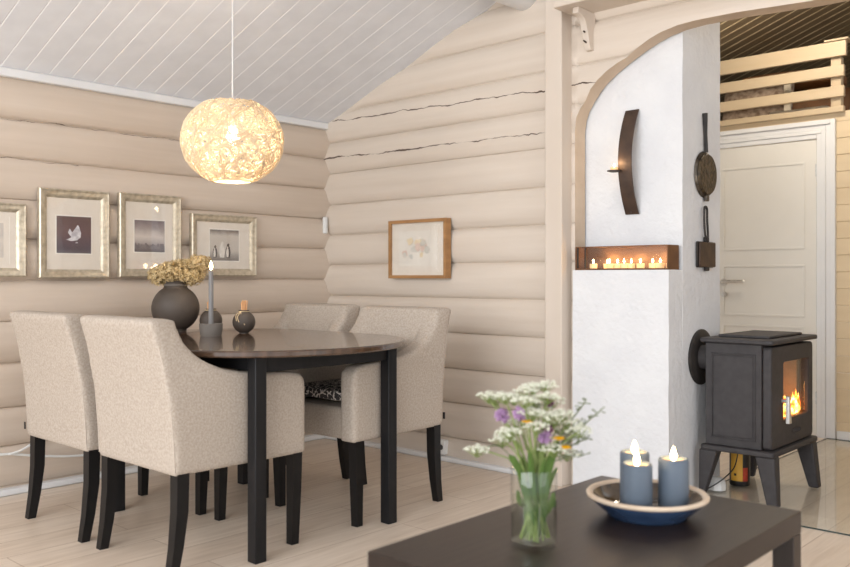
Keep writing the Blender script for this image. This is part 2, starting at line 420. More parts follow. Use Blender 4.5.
# jambs (vertical sides of the opening)
for ia, s in ((10, 1), (29, -1)):
    for k in range(len(rows) - 1):
        za, zb_ = rows[k], rows[k + 1]
        top = 1.74 if s == 1 else 2.13
        if za >= top: break
        x = cols[ia][0]; zb_ = min(zb_, top)
        fy = (lambda q: YB - BULGE * .8) if s == 1 else (lambda q: YB - bulge(q, GB))
        v = [bm.verts.new((x, fy(za), za)), bm.verts.new((x, YBACK, za)), bm.verts.new((x, YBACK, zb_)), bm.verts.new((x, fy(zb_), zb_))]
        f = bm.faces.new(v if s == 1 else v[::-1]); f.material_index = 1
bmesh.ops.remove_doubles(bm, verts=bm.verts, dist=2e-5)
bmesh.ops.dissolve_degenerate(bm, edges=bm.edges, dist=2e-5)
bmesh.ops.delete(bm, geom=[f for f in bm.faces if f.calc_area() < 1e-8], context='FACES')
struct(obj('wall_back', bm, [M['log_b'], M['tan']], smooth=35, recalc=False))

# ceiling of grooved boards running up the slope
def board_ceiling(name, x0, x1, y0, y1, pitch, mats, gw=0.008, gd=0.0025, lift=0.0):
    bm = NB(); y = y0; prof = []
    while y < y1:
        prof += [(y, 0.0), (y + pitch - gw, 0.0), (y + pitch - gw * .5, gd)]; y += pitch
    prof.append((y, 0.0))
    A = [bm.verts.new((x0, p[0], roof(x0) + p[1] + lift)) for p in prof]; B = [bm.verts.new((x1, p[0], roof(x1) + p[1] + lift)) for p in prof]
    for i in range(len(prof) - 1):
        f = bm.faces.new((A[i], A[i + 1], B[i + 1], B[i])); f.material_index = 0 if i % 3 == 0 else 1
    # roof deck above the boards
    v = [bm.verts.new(p) for p in ((x0, y0, roof(x0) + lift + .06), (x1, y0, roof(x1) + lift + .06), (x1, y, roof(x1) + lift + .06), (x0, y, roof(x0) + lift + .06))]
    bm.faces.new(v)
    return struct(obj(name, bm, mats, recalc=False))
board_ceiling('ceiling', -4.2, 0.1, -3.2, 3.72, 0.112, [M['ceil'], M['ceil_groove_lit']])
board_ceiling('ceiling_right', 0.1, 4.6, -3.2, 3.72, 0.112, [M['ceil'], M['ceil_groove_lit']])
board_ceiling('ceiling_hall', -4.2, 0.1, 3.72, 8.6, 0.105, [M['ceil_dark'], M['ceil_dark_groove_lit']], gw=0.014)
bm = NB(); box(bm, -4.2, -4.138, -3.2, 3.64, 1.955, 1.996)
struct(obj('trim_1', bm, M['white'], bevel=0.005))
bm = NB(); box(bm, -4.18, -4.128, -3.2, 3.62, 0.0, 0.032)
struct(obj('baseboard_left', bm, M['white'], bevel=0.008))
bm = NB(); box(bm, -4.13, -2.43, 3.575, 3.64, 0.0, 0.026)
struct(obj('baseboard_back', bm, M['white'], bevel=0.008))
bm = NB(); lathe(bm, [(0, 0), (.08, 0), (.08, 5.9), (0, 5.9)], (0, 0, 0), 24)
bmesh.ops.rotate(bm, verts=bm.verts, cent=(0, 0, 0), matrix=Matrix.Rotation(-PI / 2, 3, 'X'))
bmesh.ops.translate(bm, verts=bm.verts, vec=(-2.615, -2.27, 2.473))
struct(obj('trim_2', bm, M['white'], smooth=40))

# hall behind: panelled wall with door, loft floor, side walls
bm = NB()
def panel_wall(bm, x0, x1, y, z0, z1, pitch=0.105):
    z = z0
    while z < z1 - 1e-4:
        zt = min(z + pitch, z1)
        P = [(x0, y + .006, z), (x1, y + .006, z), (x1, y, z + .006), (x0, y, z + .006), (x1, y, zt), (x0, y, zt)]
        v = [bm.verts.new(p) for p in P]
        bm.faces.new((v[0], v[1], v[2], v[3])); bm.faces.new((v[3], v[2], v[4], v[5])); z = zt
DX0, DX1 = -2.60, -1.855        # door opening
panel_wall(bm, -4.2, DX0, 5.735, 0, 2.06); panel_wall(bm, DX0, DX1, 5.735, 1.90, 2.06); panel_wall(bm, DX1, 1.6, 5.735, 0, 2.06)
struct(obj('wall_hall', bm, M['panel'], recalc=False))
bm = NB(); panel_wall(bm, -5.735, -3.71, 0, 0, 3.4)
bmesh.ops.rotate(bm, verts=bm.verts, cent=(0, 0, 0), matrix=Matrix.Rotation(-PI / 2, 3, 'Z'))
for v in bm.verts: v.co = Vector((1.2 + (v.co.x), -v.co.y if v.co.y < 0 else v.co.y, v.co.z))
struct(obj('wall_right', bm, M['panel'], recalc=False))
bm = NB(); box(bm, -4.2, 1.6, 5.737, 8.5, 1.99, 2.05)
struct(obj('trim_3', bm, M['rail']))
bm = NB(); box(bm, -4.2, 1.6, 8.5, 8.58, 1.9, 3.6)
struct(obj('wall_loft', bm, M['ceil_dark']))
bm = NB(); box(bm, DX1 + .12, 1.2, 5.715, 5.735, 0, 0.055)
struct(obj('baseboard_hall', bm, M['white'], bevel=0.004))
# door trim, profiled
bm = NB()
def casing(bm, a, b, horizontal, outer):
    steps = [(0.0, .014), (.025, .022), (.05, .016), (.075, .026), (.115, .026)]
    for (o0, d0), (o1, d1) in zip(steps, steps[1:]):
        pass
for k, (w0, w1, d) in enumerate(((0, .03, .016), (.03, .055, .022), (.055, .085, .017), (.085, .115, .028))):
    box(bm, DX1 + w0, DX1 + w1, 5.735 - d, 5.735, 0, 1.90 + w1)
    box(bm, DX0 - w1, DX0 - w0, 5.735 - d, 5.735, 0, 1.90 + w1)
    box(bm, DX0 - w0, DX1 + w0, 5.735 - d, 5.735, 1.90 + w0, 1.90 + w1)
struct(obj('trim_4', bm, M['white'], bevel=0.003))
# door leaf
bm = NB(); box(bm, DX0 + .004, DX1 - .004, 5.728, 5.77, 0.008, 1.895)
door = struct(obj('door_1', bm, M['door'], bevel=0.002))
def door_panel(z0, z1):
    bm = NB(); x0, x1 = DX0 + .125, DX1 - .075
    for (a, b, c, d) in ((x0, x1, z0, z0 + .014), (x0, x1, z1 - .014, z1)): box(bm, a, b, 5.7235, 5.7275, c, d)
    for (a, b) in ((x0, x0 + .014), (x1 - .014, x1)): box(bm, a, b, 5.7235, 5.7275, z0 + .014, z1 - .014)
    return obj('panel_moulding', bm, M['door'], door, bevel=0.0015)
door_panel(1.20, 1.76); door_panel(0.76, 1.10); door_panel(0.14, 0.70)
bm = NB()
tube(bm, [(-2.54, 5.728, .985), (-2.54, 5.69, .985)], .011, 10); tube(bm, spline([(-2.55, 5.688, .985), (-2.49, 5.684, .99), (-2.40, 5.686, .988), (-2.385, 5.688, .984)], 4), .011, 10)
lathe(bm, [(0, 0), (.024, 0), (.024, .008), (0, .008)], (0, 0, 0), 20)
o = obj('door_handle', bm, M['steel'], door, smooth=40)
for v in o.data.vertices:
    if abs(v.co.x) < .1: v.co = Vector((-2.54 + v.co.x, 5.728 - v.co.z, .985 + v.co.y))
bm = NB(); lathe(bm, [(0, 0), (.018, 0), (.018, .008), (.006, .010), (0, .004)], (0, 0, 0), 18)
o = obj('keyhole_plate', bm, M['steel'], door, smooth=40)
for v in o.data.vertices: v.co = Vector((-2.535 + v.co.x, 5.728 - v.co.z, .90 + v.co.y))
for x_off in (0.056,):
    door.children  # handle pieces sit on the latch side of the leaf
for ch in door.children:
    if ch.name.startswith(('door_handle', 'keyhole_plate')): ch.location.x = 0.075
for z in (1.70, 0.25):
    bm = NB(); tube(bm, [(DX1 - .003, 5.722, z - .04), (DX1 - .003, 5.722, z + .04)], .006, 8)
    obj('hinge', bm, M['steel'], door, smooth=40)

# ------------------------------------------------------------------ post, shelf, chimney
bm = NB(); box(bm, -2.428, -2.330, 3.53, 3.64, 0.0, 2.55)
tag(obj('wooden_post', bm, M['cream'], bevel=0.004), 'square cream painted wooden post standing against the gable wall left of the arch', 'post')
t = thing('wall_shelf', 'cream painted wall shelf above the arch with a carved bracket', 'shelf', (-2.31, 3.61, 2.297))
bm = NB(); box(bm, 0.0, 2.2, -.185, .03, 0, .035); obj('board', bm, M['cream'], t, bevel=0.004)
bm = NB(); prism(bm, [(.02, 0), (-.13, 0), (-.135, -.03), (-.10, -.036), (-.075, -.05), (-.06, -.075), (-.058, -.09), (-.05, -.10), (-.04, -.13), (-.035, -.16), (-.02, -.185), (.02, -.185)], .075, .108, 'x')
obj('bracket', bm, M['cream'], t, bevel=0.003)
for z in (-.11, -.155):
    bm = NB(); tube(bm, [(.0915, -.06, z + .01), (.0915, -.03, z + .004)], .004, 8); obj('screw_head', bm, M['rust'], t)

t = thing('chimney', 'white plastered chimney with a lower ledge standing in the arched opening', 'chimney', (0, 0, 0))
bm = NB(); CX0, CX1 = -2.302, -1.798
box(bm, -2.56, CX1, 3.722, 4.131, 0.0, 2.56)
bmesh.ops.subdivide_edges(bm, edges=bm.edges, cuts=20, use_grid_fill=True)
rnd = random.Random(3)
for v in bm.verts:
    v.co += Vector((rnd.uniform(-1, 1), rnd.uniform(-1, 1), 0)) * 0.0016
obj('flue_stack', bm, M['plaster'], t, smooth=60)
bm = NB(); box(bm, CX0, CX1, 3.585, 3.730, 0.0, 1.053)
bmesh.ops.subdivide_edges(bm, edges=bm.edges, cuts=10, use_grid_fill=True)
for v in bm.verts: v.co += Vector((rnd.uniform(-1, 1), rnd.uniform(-1, 1), 0)) * 0.0012
obj('ledge_block', bm, M['plaster'], t, smooth=60)

# tealight box in the ledge
t = thing('candle_box', 'long brown steel box with glass front holding a row of tealights on the chimney ledge', 'candle holder', (-2.288, 3.588, 1.054))
L, D, Hh = 0.485, 0.108, 0.112
bm = NB(); box(bm, 0, L, 0, D, 0, .007); obj('bottom_plate', bm, M['copper'], t)
bm = NB(); box(bm, 0, L, 0, D, Hh - .004, Hh); obj('top_plate', bm, M['copper'], t)
bm = NB(); box(bm, 0, L, D - .004, D, .007, Hh - .004); obj('back_plate', bm, M['copper'], t)
for x in (0, L - .006):
    bm = NB(); box(bm, x, x + .006, 0, D - .004, .007, Hh - .004); obj('end_plate', bm, M['copper'], t)
bm = NB(); box(bm, .008, L - .008, .006, .009, .0075, Hh - .005); obj('glass_front', bm, M['clear'], t)
for x in (.008, .05):
    bm = NB(); box(bm, x, x + .007, .001, .006, .007, Hh - .004); obj('glazing_bar', bm, M['iron_dark'], t)
TL = []
bm = NB(); lathe(bm, [(0, 0), (.018, 0), (.0185, .016), (.0175, .0165), (.0165, .014), (0, .0138)], (0, 0, 0), 16)
t0 = thing('tealight', 'small lit tealight in a row behind the glass of the brown box', 'tealight', (0, 0, 0), 0, 'tealights in the glass fronted box')
obj('candle', bm, M['teawax'], t0, smooth=50); obj('flame', flame_bm(.016, .0042, (0, 0, .018)), M['flame'], t0, smooth=60)
xs = (-2.214, -2.150, -2.125, -2.095, -2.048, -2.022, -1.962, -1.912, -1.862, -1.825)
for k, x in enumerate(xs):
    o = t0 if k == 0 else copy_tree(t0)
    o.location = (x, 3.632 + (.022 if k % 2 else 0), 1.0615)
    o.scale = (1, 1, 1.35)
for x in (-2.17, -2.03, -1.88): point_light('tealight_glow', (x, 3.62, 1.112), 0.22, (1.0, .62, .3), .015)

# curved sconce
t = thing('wall_sconce', 'bowed brown metal sconce with one lit tealight on the white chimney', 'candle sconce', (-2.05, 3.72, 1.57))
bm = NB(); N = 24; rows_ = []
for k in range(N + 1):
    s = -1 + 2 * k / N; z = s * .25; y = -.012 - .072 * (1 - s * s)
    rows_.append([bm.verts.new(p) for p in ((-.033, y, z), (.037, y, z), (.037, y + .006, z), (-.033, y + .006, z))])
for a, b in zip(rows_, rows_[1:]):
    for k in range(4): bm.faces.new((a[k], a[(k + 1) % 4], b[(k + 1) % 4], b[k]))
bm.faces.new(rows_[0][::-1]); bm.faces.new(rows_[-1])
obj('curved_plate', bm, M['rust'], t, smooth=35)
bm = NB(); lathe(bm, [(0, -.004), (.018, -.004), (.034, .0), (.034, .004), (.017, .001), (0, .001)], (0, 0, 0), 20)
o = obj('drip_tray', bm, M['rust'], t, smooth=40); o.location = (-.035, -.114, -.05)
for s in (-1, 1):
    bm = NB(); tube(bm, [(0, -.022, s * .24), (0, 0.0, s * .24)], .004, 8); obj('wall_pin', bm, M['rust'], t)
o = copy_tree(t0); o.scale = (1, 1, 1); o.location = (-2.085, 3.606, 1.522); o['label'] = 'single lit tealight on the tray of the bowed sconce'; del o['group']
point_light('sconce_glow', (-2.085, 3.600, 1.565), 0.12, (1, .7, .4), .01)

# waffle irons on the chimney's side
t = thing('round_waffle_iron', 'round patterned cast iron waffle iron with long handle hanging on the chimney side', 'waffle iron', (-1.798, 3.945, 1.51))
def side_disc(ry, rz, x0, x1, n=40, rim=.0):
    bm = NB(); A = [bm.verts.new((x0, ry * math.cos(2 * PI * k / n), rz * math.sin(2 * PI * k / n))) for k in range(n)]
    B = [bm.verts.new((x1, ry * .93 * math.cos(2 * PI * k / n), rz * .93 * math.sin(2 * PI * k / n))) for k in range(n)]
    bm.faces.new(A); bm.faces.new(B[::-1])
    for k in range(n): bm.faces.new((A[k], A[(k + 1) % n], B[(k + 1) % n], B[k]))
    return bm
obj('back_plate', side_disc(.108, .112, .003, .014), M['oldsteel'], t, smooth=40)
obj('front_plate', side_disc(.098, .102, .015, .026), M['brasspan'], t, smooth=40)
bm = NB()
for s in (-1, 1): tube(bm, [(.014 + .004 * s, -.004, .105), (.013 + .004 * s, -.008, .19), (.012 + .004 * s, -.010, .292)], [.007, .006, .009], 8)
obj('handle', bm, M['iron_dark'], t, smooth=40)
bm = NB(); box(bm, .006, .024, -.014, .014, -.128, -.1); obj('latch', bm, M['oldsteel'], t, bevel=.004)
t = thing('square_waffle_iron', 'square cast iron sandwich iron with looped handle hanging below the round iron', 'waffle iron', (-1.798, 3.945, 1.127))
bm = NB(); box(bm, .004, .013, -.095, .085, -.062, .062); obj('back_plate', bm, M['iron_dark'], t, bevel=.005)
bm = NB(); box(bm, .014, .024, -.088, .086, -.06, .06); obj('front_plate', bm, M['rust'], t, bevel=.006)
bm = NB(); tube(bm, spline([(.02, -.005, .06), (.02, -.028, .10), (.02, -.036, .16), (.02, -.034, .215), (.02, -.022, .228), (.02, -.006, .215), (.02, -.004, .16), (.02, .004, .10), (.022, 0, .06)], 5), .0055, 8); obj('handle', bm, M['iron_dark'], t, smooth=40)
bm = NB(); box(bm, .006, .024, -.016, .016, -.078, -.058); obj('latch', bm, M['iron_dark'], t, bevel=.004)
bm = NB(); box(bm, .006, .022, -.018, .018, .06, .085); obj('hinge', bm, M['iron_dark'], t, bevel=.004)

# ------------------------------------------------------------------ loft railing and loft things
t = thing('loft_railing', 'cream wooden loft railing of three rails above the white door', 'railing', (0, 5.735, 2.05))
def rl(name, x1, z0, z1, y0=-.03, y1=0.0):
    bm = NB(); box(bm, -3.6, x1, y0, y1, z0 - 2.05, z1 - 2.05); return obj(name, bm, M['rail'], t, bevel=.003)
rl('top_rail', -1.675, 2.40, 2.495, -.035, -.003); rl('rail', -1.688, 2.275, 2.345); rl('rail', -1.688, 2.148, 2.215); rl('bottom_board', -1.688, 2.05, 2.088, -.036, .0)
for x in (-1.775, -2.62, -3.5):
    bm = NB(); box(bm, x, x + .062, .001, .05, 0.0, .352); obj('baluster', bm, M['rail'], t, bevel=.003)
bm = NB(); box(bm, -1.80, -1.66, -.05, .07, .446, .458); obj('post_cap', bm, M['rail'], t, bevel=.003)
def soft(name, label, cat, loc, sx, sy, sz, m, rot=(0, 0, 0), pinch=.5):
    bm = NB(); bmesh.ops.create_cube(bm, size=1.0); bmesh.ops.subdivide_edges(bm, edges=bm.edges, cuts=6, use_grid_fill=True)
    r = random.Random(len(label))
    for v in bm.verts:
        e = max(abs(v.co.x), abs(v.co.y)) * 2
        k = 1 - pinch * max(0, e - .4) / .6
        v.co = Vector((v.co.x * sx, v.co.y * sy, v.co.z * sz * k)) + Vector((r.uniform(-1, 1), r.uniform(-1, 1), r.uniform(-1, 1))) * .004
    o = obj(name, bm, m, smooth=180); o.location = loc; o.rotation_euler = rot
    mod = o.modifiers.new('sub', 'SUBSURF'); mod.levels = 1; mod.render_levels = 1
    return tag(o, label, cat)
soft('floral_cushion', 'brownish floral cushion leaning behind the loft rails beside the chimney', 'cushion', (-2.34, 6.0, 2.235), .46, .30, .12, M['cushion'], (1.25, 0, .1), .6)
soft('rolled_blanket', 'brown folded blanket lying highest on the heap behind the top loft rail', 'blanket', (-2.22, 6.36, 2.42), .66, .30, .15, M['leather'], (0, .05, .1), .6)
soft('leather_bag', 'brown leather bag behind the middle loft rail right of the floral cushion', 'bag', (-2.02, 6.34, 2.21), .46, .30, .27, M['leather'], (0, 0, .1), .35)
soft('folded_linen', 'off white folded linen lying low on the loft floor behind the rails', 'linen', (-2.02, 5.97, 2.095), .38, .26, .085, M['linen'], (0, 0, .05), .2)
soft('patterned_pillow', 'small patterned pillow at the open end of the loft railing', 'pillow', (-1.60, 6.02, 2.115), .26, .22, .12, M['cushion'], (0, 0, .4), .6)
bm = NB(); box(bm, -.02, .02, -.01, .01, 0, .30); o = tag(obj('white_board', bm, M['linen']), 'narrow white upright board behind the loft rails between cushion and bag', 'board'); o.location = (-2.10, 5.90, 2.051)

# ------------------------------------------------------------------ wood stove on its glass hearth plate
bm = NB(); box(bm, -1.785, -0.55, 3.622, 5.70, 0.001, 0.008)
for f in bm.faces:
    if abs(f.normal.z) < .5: f.material_index = 1
bm.normal_update()
for f in bm.faces: f.material_index = 1 if abs(f.normal.z) < .5 else 0
tag(obj('hearth_plate', bm, [M['floorglass'], M['glassedge']]), 'clear glass floor plate under the wood stove with a dark edge', 'hearth plate')
SX0, SX1, SY0, SY1 = -1.735, -1.445, 3.825, 4.365
t = thing('wood_stove', 'grey cast iron wood stove on splayed legs with a fire behind its glass', 'stove', (0, 0, 0.008))
Z0 = -0.008
def sp(name, bm, m='iron', bevel=.006, parent=None): return obj(name, bm, M[m] if isinstance(m, str) else m, parent or t, bevel=bevel)
bm = NB()   # firebox shell, open to the front (+X)
box(bm, SX0, SX1 - .03, SY0, SY0 + .02, .24, .71); box(bm, SX0, SX1 - .03, SY1 - .02, SY1, .24, .71)
box(bm, SX0, SX0 + .02, SY0 + .02, SY1 - .02, .24, .71); box(bm, SX0 + .02, SX1 - .03, SY0 + .02, SY1 - .02, .24, .26); box(bm, SX0 + .02, SX1 - .03, SY0 + .02, SY1 - .02, .69, .71)
body = sp('body', bm, bevel=.004)
bm = NB()   # raised border of the side panel
a0, a1, c0, c1 = SX0 + .03, SX1 - .055, .275, .665
for q in ((a0, a1, c0, c0 + .006), (a0, a1, c1 - .006, c1), (a0, a0 + .006, c0, c1), (a1 - .006, a1, c0, c1)): box(bm, q[0], q[1], SY0 - .005, SY0 + .001, q[2], q[3])
sp('side_panel_border', bm, bevel=.002, parent=body)
bm = NB()   # slightly convex side panel
box(bm, a0 + .012, a1 - .012, SY0 - .004, SY0 + .001, c0 + .012, c1 - .012); sp('side_panel', bm, bevel=.003, parent=body)
bm = NB(); box(bm, SX0 + .021, SX0 + .035, SY0 + .021, SY1 - .021, .262, .688); box(bm, SX0 + .036, SX1 - .05, SY1 - .045, SY1 - .021, .262, .688)
sp('firebrick', bm, 'brick', .002, body)
def rrect(y0, y1, z0, z1, r, n=5):
    out = []
    for (cy, cz, a) in ((y1 - r, z1 - r, 0), (y0 + r, z1 - r, PI / 2), (y0 + r, z0 + r, PI), (y1 - r, z0 + r, 1.5 * PI)):
        for k in range(n + 1): out.append((cy + r * math.cos(a + PI / 2 * k / n), cz + r * math.sin(a + PI / 2 * k / n)))
    return out
WY0, WY1, WZ0, WZ1 = 3.980, 4.305, .362, .624
def framed(bm, outer, inner, x0, x1):
    n = len(outer); R = []
    for pts, x in ((outer, x0), (outer, x1), (inner, x1), (inner, x0)): R.append([bm.verts.new((x, p[0], p[1])) for p in pts])
    for j in range(4):
        a, b = R[j], R[(j + 1) % 4]
        for k in range(n): bm.faces.new((a[k], a[(k + 1) % n], b[(k + 1) % n], b[k]))
bm = NB(); framed(bm, rrect(SY0 + .004, SY1 - .002, .243, .700, .018), rrect(WY0, WY1, WZ0, WZ1, .015), SX1 - .028, SX1 + .012)
door_s = sp('door', bm, bevel=.007)
bm = NB(); prism(bm, rrect(WY0 + .001, WY1 - .001, WZ0 + .001, WZ1 - .001, .014), SX1 - .010, SX1 - .006, 'x'); obj('door_glass', bm, M['clear'], door_s)
bm = NB(); tube(bm, [(SX1 + .01, WY0 - .022, .452), (SX1 + .045, WY0 - .022, .452)], .009, 10); hexa(bm, [(SX1 + .032, WY0 - .034, .352), (SX1 + .05, WY0 - .034, .352), (SX1 + .05, WY0 - .006, .352), (SX1 + .032, WY0 - .006, .352), (SX1 + .03, WY0 - .03, .475), (SX1 + .046, WY0 - .03, .475), (SX1 + .046, WY0 - .012, .475), (SX1 + .03, WY0 - .012, .475)])
obj('handle', bm, M['steel'], door_s, bevel=.002)
bm = NB(); pts = [(SX1 + .0135, 4.14 + .05 * math.cos(a), .300 + .013 * math.sin(a)) for a in [2 * PI * k / 24 for k in range(24)]]; tube(bm, pts, .0025, 6, closed=True)
for k in range(5): tube(bm, [(SX1 + .0135, 4.105 + .016 * k, .294), (SX1 + .0135, 4.11 + .016 * k, .306)], .0022, 5)
obj('oval_emblem', bm, M['iron'], door_s)
for z in (.31, .44):
    bm = NB(); tube(bm, [(SX1 - .004, SY1 + .008, z - .02), (SX1 - .004, SY1 + .008, z + .02)], .008, 8); obj('hinge', bm, M['iron'], door_s, smooth=40)
bm = NB(); prism(bm, [(p[0], p[1]) for p in rrect(SX0 - .02, SX1 + .03, SY0 - .025, SY1 + .025, .02)], .711, .732, 'z'); top_p = sp('top_plate', bm, bevel=.006)
bm = NB(); box(bm, SX0 + .03, SX1 - .02, SY0 + .07, SY1 - .05, .732, .745); sp('cooking_lid', bm, bevel=.005, parent=top_p)
bm = NB(); prism(bm, [(p[0], p[1]) for p in rrect(SX0 - .018, SX1 + .032, SY0 - .022, SY1 + .022, .02)], .215, .239, 'z'); sp('base_plate', bm, bevel=.006)
for (cx, cy, dx, dy) in ((SX0 + .02, SY0 + .02, -.036, -.015), (SX1 - .01, SY0 + .02, .035, -.02), (SX0 + .02, SY1 - .03, -.01, .01), (SX1 - .01, SY1 - .03, .045, -.01)):
    bm = NB(); w = .045; w2 = .015 if dx < 0 else .024; fx, fy = cx + dx, cy + dy
    hexa(bm, [(fx - w2, fy - w2, 0), (fx + w2, fy - w2, 0), (fx + w2, fy + w2, 0), (fx - w2, fy + w2, 0), (cx - w, cy - w * .8, .2155), (cx + w * .9, cy - w * .8, .2155), (cx + w * .9, cy + w * .8, .2155), (cx - w, cy + w * .8, .2155)])
    sp('leg', bm, bevel=.008)
bm = NB(); n = 36
lathe(bm, [(.055, 0), (.132, 0), (.132, .006), (.122, .013), (.06, .013), (.055, .0)], (0, 0, 0), n)
o = sp('rosette', bm, 'iron_dark', 0); o.rotation_euler = (0, PI / 2, 0); o.location = (-1.7965, 3.91, .632); o.data.shade_smooth(); o.data.set_sharp_from_angle(angle=.7)
bm = NB(); lathe(bm, [(0, 0), (.058, 0), (.058, .075), (0, .075)], (0, 0, 0), 28); o = sp('flue_pipe', bm, 'iron', 0); o.rotation_euler = (0, PI / 2, 0); o.location = (-1.797, 3.91, .632)
o.data.shade_smooth(); o.data.set_sharp_from_angle(angle=.7)
fire_m = bpy.data.materials.new('wood_fire'); fire_m.use_nodes = True
g = NT(fire_m); g.n.remove(g.n['Principled BSDF']); tc = g.add('ShaderNodeTexCoord'); nz = g.add('ShaderNodeTexNoise', i_Scale=22.0, i_Detail=3.0, i_Distortion=1.5)
g.link(tc.outputs['Object'], nz.inputs[0]); e = g.add('ShaderNodeEmission', i_Strength=4.5)
g.link(g.ramp(nz.outputs[0], [(0.35, (.7, .06, .004, 1)), (0.5, (1, .28, .03, 1)), (0.68, (1, .75, .25, 1))]), e.inputs[0]); g.link(e.outputs[0], g.n['Material Output'].inputs[0])
logs_m = mat('charred_log', rgb(60, 40, 30), .9, rgb(28, 22, 20), 20)
for k, (y0, y1, x, z) in enumerate(((4.0, 4.30, -1.56, .30), (3.99, 4.28, -1.64, .31), (4.02, 4.29, -1.60, .365))):
    bm = NB(); tube(bm, [(x, y0, z), (x + .01, (y0 + y1) / 2, z + .006), (x - .005, y1, z)], .034, 10)
    o = obj('firewood_log', bm, logs_m, smooth=40)
    tag(o, 'charred firewood log lying inside the stove behind its glass', 'firewood', 'logs burning in the stove')
bm = NB(); r = random.Random(5)
for k in range(26):
    y = 4.0 + .29 * k / 25; h = r.uniform(.06, .13) * (1.2 if k in (0, 1, 5, 6, 11) else .9); x = -1.488 + r.uniform(-.018, .016); w = r.uniform(.010, .019)
    lathe(bm, [(0, 0), (w, h * .2), (w * .8, h * .5), (w * .3, h * .8), (0, h)], (x, y, .368 - r.uniform(0, .02)), 8)
lathe(bm, [(0, 0), (.02, .04), (.014, .09), (0, .15)], (-1.485, 4.0, .42), 8)
tag(obj('fire', bm, fire_m, smooth=60), 'orange flames burning inside the cast iron stove', 'fire')
point_light('fire_glow', (-1.52, 4.14, .47), 0.25, (1, .45, .12), .03)
# things under the stove
t = thing('lighter_fluid_bottle', 'black canister with a gold label standing under the stove', 'bottle', (-1.70, 4.135, 0.008))
bm = NB(); lathe(bm, [(0, 0), (.046, 0), (.048, .006), (.048, .168), (.03, .18), (.018, .184), (0, .184)], (0, 0, 0), 28); obj('canister', bm, M['black'], t, smooth=40)
def curved_label(name, a0, a1, z0, z1, m, r=.0488):
    bm = NB(); n = 12
    A = [bm.verts.new((r * math.cos(a0 + (a1 - a0) * k / n), r * math.sin(a0 + (a1 - a0) * k / n), z0)) for k in range(n + 1)]
    B = [bm.verts.new((r * math.cos(a0 + (a1 - a0) * k / n), r * math.sin(a0 + (a1 - a0) * k / n), z1)) for k in range(n + 1)]
    for k in range(n): bm.faces.new((A[k], A[k + 1], B[k + 1], B[k]))
    return obj(name, bm, m, t, smooth=60)
curved_label('label', math.radians(-122), math.radians(-52), .025, .165, M['gold']); curved_label('label', math.radians(-51), math.radians(-20), .025, .09, M['redlabel'])
curved_label('mark', math.radians(-100), math.radians(-86), .05, .062, M['black'], .0491)
t = thing('white_dome', 'small white domed plastic object on the glass plate by the chimney foot', 'dome', (-1.742, 3.965, 0.0085))
bm = NB(); lathe(bm, [(0, 0), (.044, 0), (.046, .02), (.040, .045), (.024, .058), (0, .061)], (0, 0, 0), 9); obj('shell', bm, M['plastic'], t, smooth=20)
bm = NB(); tube(bm, spline([(-1.66, 4.02, .19), (-1.665, 3.985, .12), (-1.69, 3.93, .075), (-1.725, 3.895, .042), (-1.763, 3.86, .0125), (-1.72, 3.75, .0125)], 6), .003, 6)
tag(obj('black_cord', bm, M['black']), 'thin black cord running in front of the white dome under the stove', 'cord')

# ------------------------------------------------------------------ pictures
def left_frame(name, label, y0, y1, z0, z1, kind):
    y0 *= 1.009; y1 *= 1.009; z0 -= .002; z1 += .002
    t = thing(name, label, 'picture', (-4.143, (y0 + y1) / 2, z0)); w = (y1 - y0) / 2; h = z1 - z0; fw = .042
    # profiled frame: outer lip, hollow, inner slope
    bm = NB(); steps = [(0, 0.0), (0, .022), (.006, .027), (.014, .022), (.024, .020), (.034, .012), (fw, .007), (fw, 0.0)]
    R = []
    for off, d in steps: R.append([bm.verts.new(p) for p in ((d, -w + off, off), (d, w - off, off), (d, w - off, h - off), (d, -w + off, h - off))])
    for a, b in zip(R, R[1:]):
        for k in range(4): bm.faces.new((a[k], a[(k + 1) % 4], b[(k + 1) % 4], b[k]))
    obj('frame', bm, M['silver'], t, smooth=30)
    bm = NB(); box(bm, .001, .005, -w + fw - .004, w - fw + .004, fw - .004, h - fw + .004); mt = obj('mount', bm, M['mount'], t)
    return t, w, h, mt
def flat(name, bmpts, x, m, parent, thick=.0006):
    bm = NB(); prism(bm, bmpts, x, x + thick, 'x'); return obj(name, bm, m, parent)
def rect(y0, y1, z0, z1): return [(y0, z0), (y1, z0), (y1, z1), (y0, z1)]
def pane(t, w, h): 
    bm = NB(); box(bm, .0085, .0100, -w + .040, w - .040, .040, h - .040); obj('glass_pane', bm, M['glass'], t)
def grad_mat(name, z0, z1, stops, nscale=30, namt=.15):
    m = mat(name, stops[0][1], .7); g = NT(m); b = g.n['Principled BSDF']; tc = g.add('ShaderNodeTexCoord'); s = g.add('ShaderNodeSeparateXYZ'); g.link(tc.outputs['Object'], s.inputs[0])
    nz = g.add('ShaderNodeTexNoise', i_Scale=float(nscale), i_Detail=4.0); g.link(tc.outputs['Object'], nz.inputs[0])
    f = g.math('DIVIDE', g.math('SUBTRACT', s.outputs[2], z0), z1 - z0); f = g.math('ADD', f, g.math('MULTIPLY', g.math('SUBTRACT', nz.outputs[0], .5), namt))
    g.link(g.ramp(f, stops), b.inputs['Base Color']); return m
t, w, h, mt = left_frame('framed_print', 'landscape silver framed print cut by the left edge of the photo', 1.275, 1.707, 1.022, 1.362, 0)
flat('print', rect(-.12, .12, .09, .25), .0056, mat('pale_print', rgb(214, 206, 196), .8, rgb(196, 188, 180), 14), mt); pane(t, w, h)
flat('print', rect(.145, .149, .06, .28), .0056, M['mountline'], mt)
t, w, h, mt = left_frame('framed_print', 'tall silver framed print of a white bird on a dark plum square', 1.767, 2.118, 1.017, 1.446, 1)
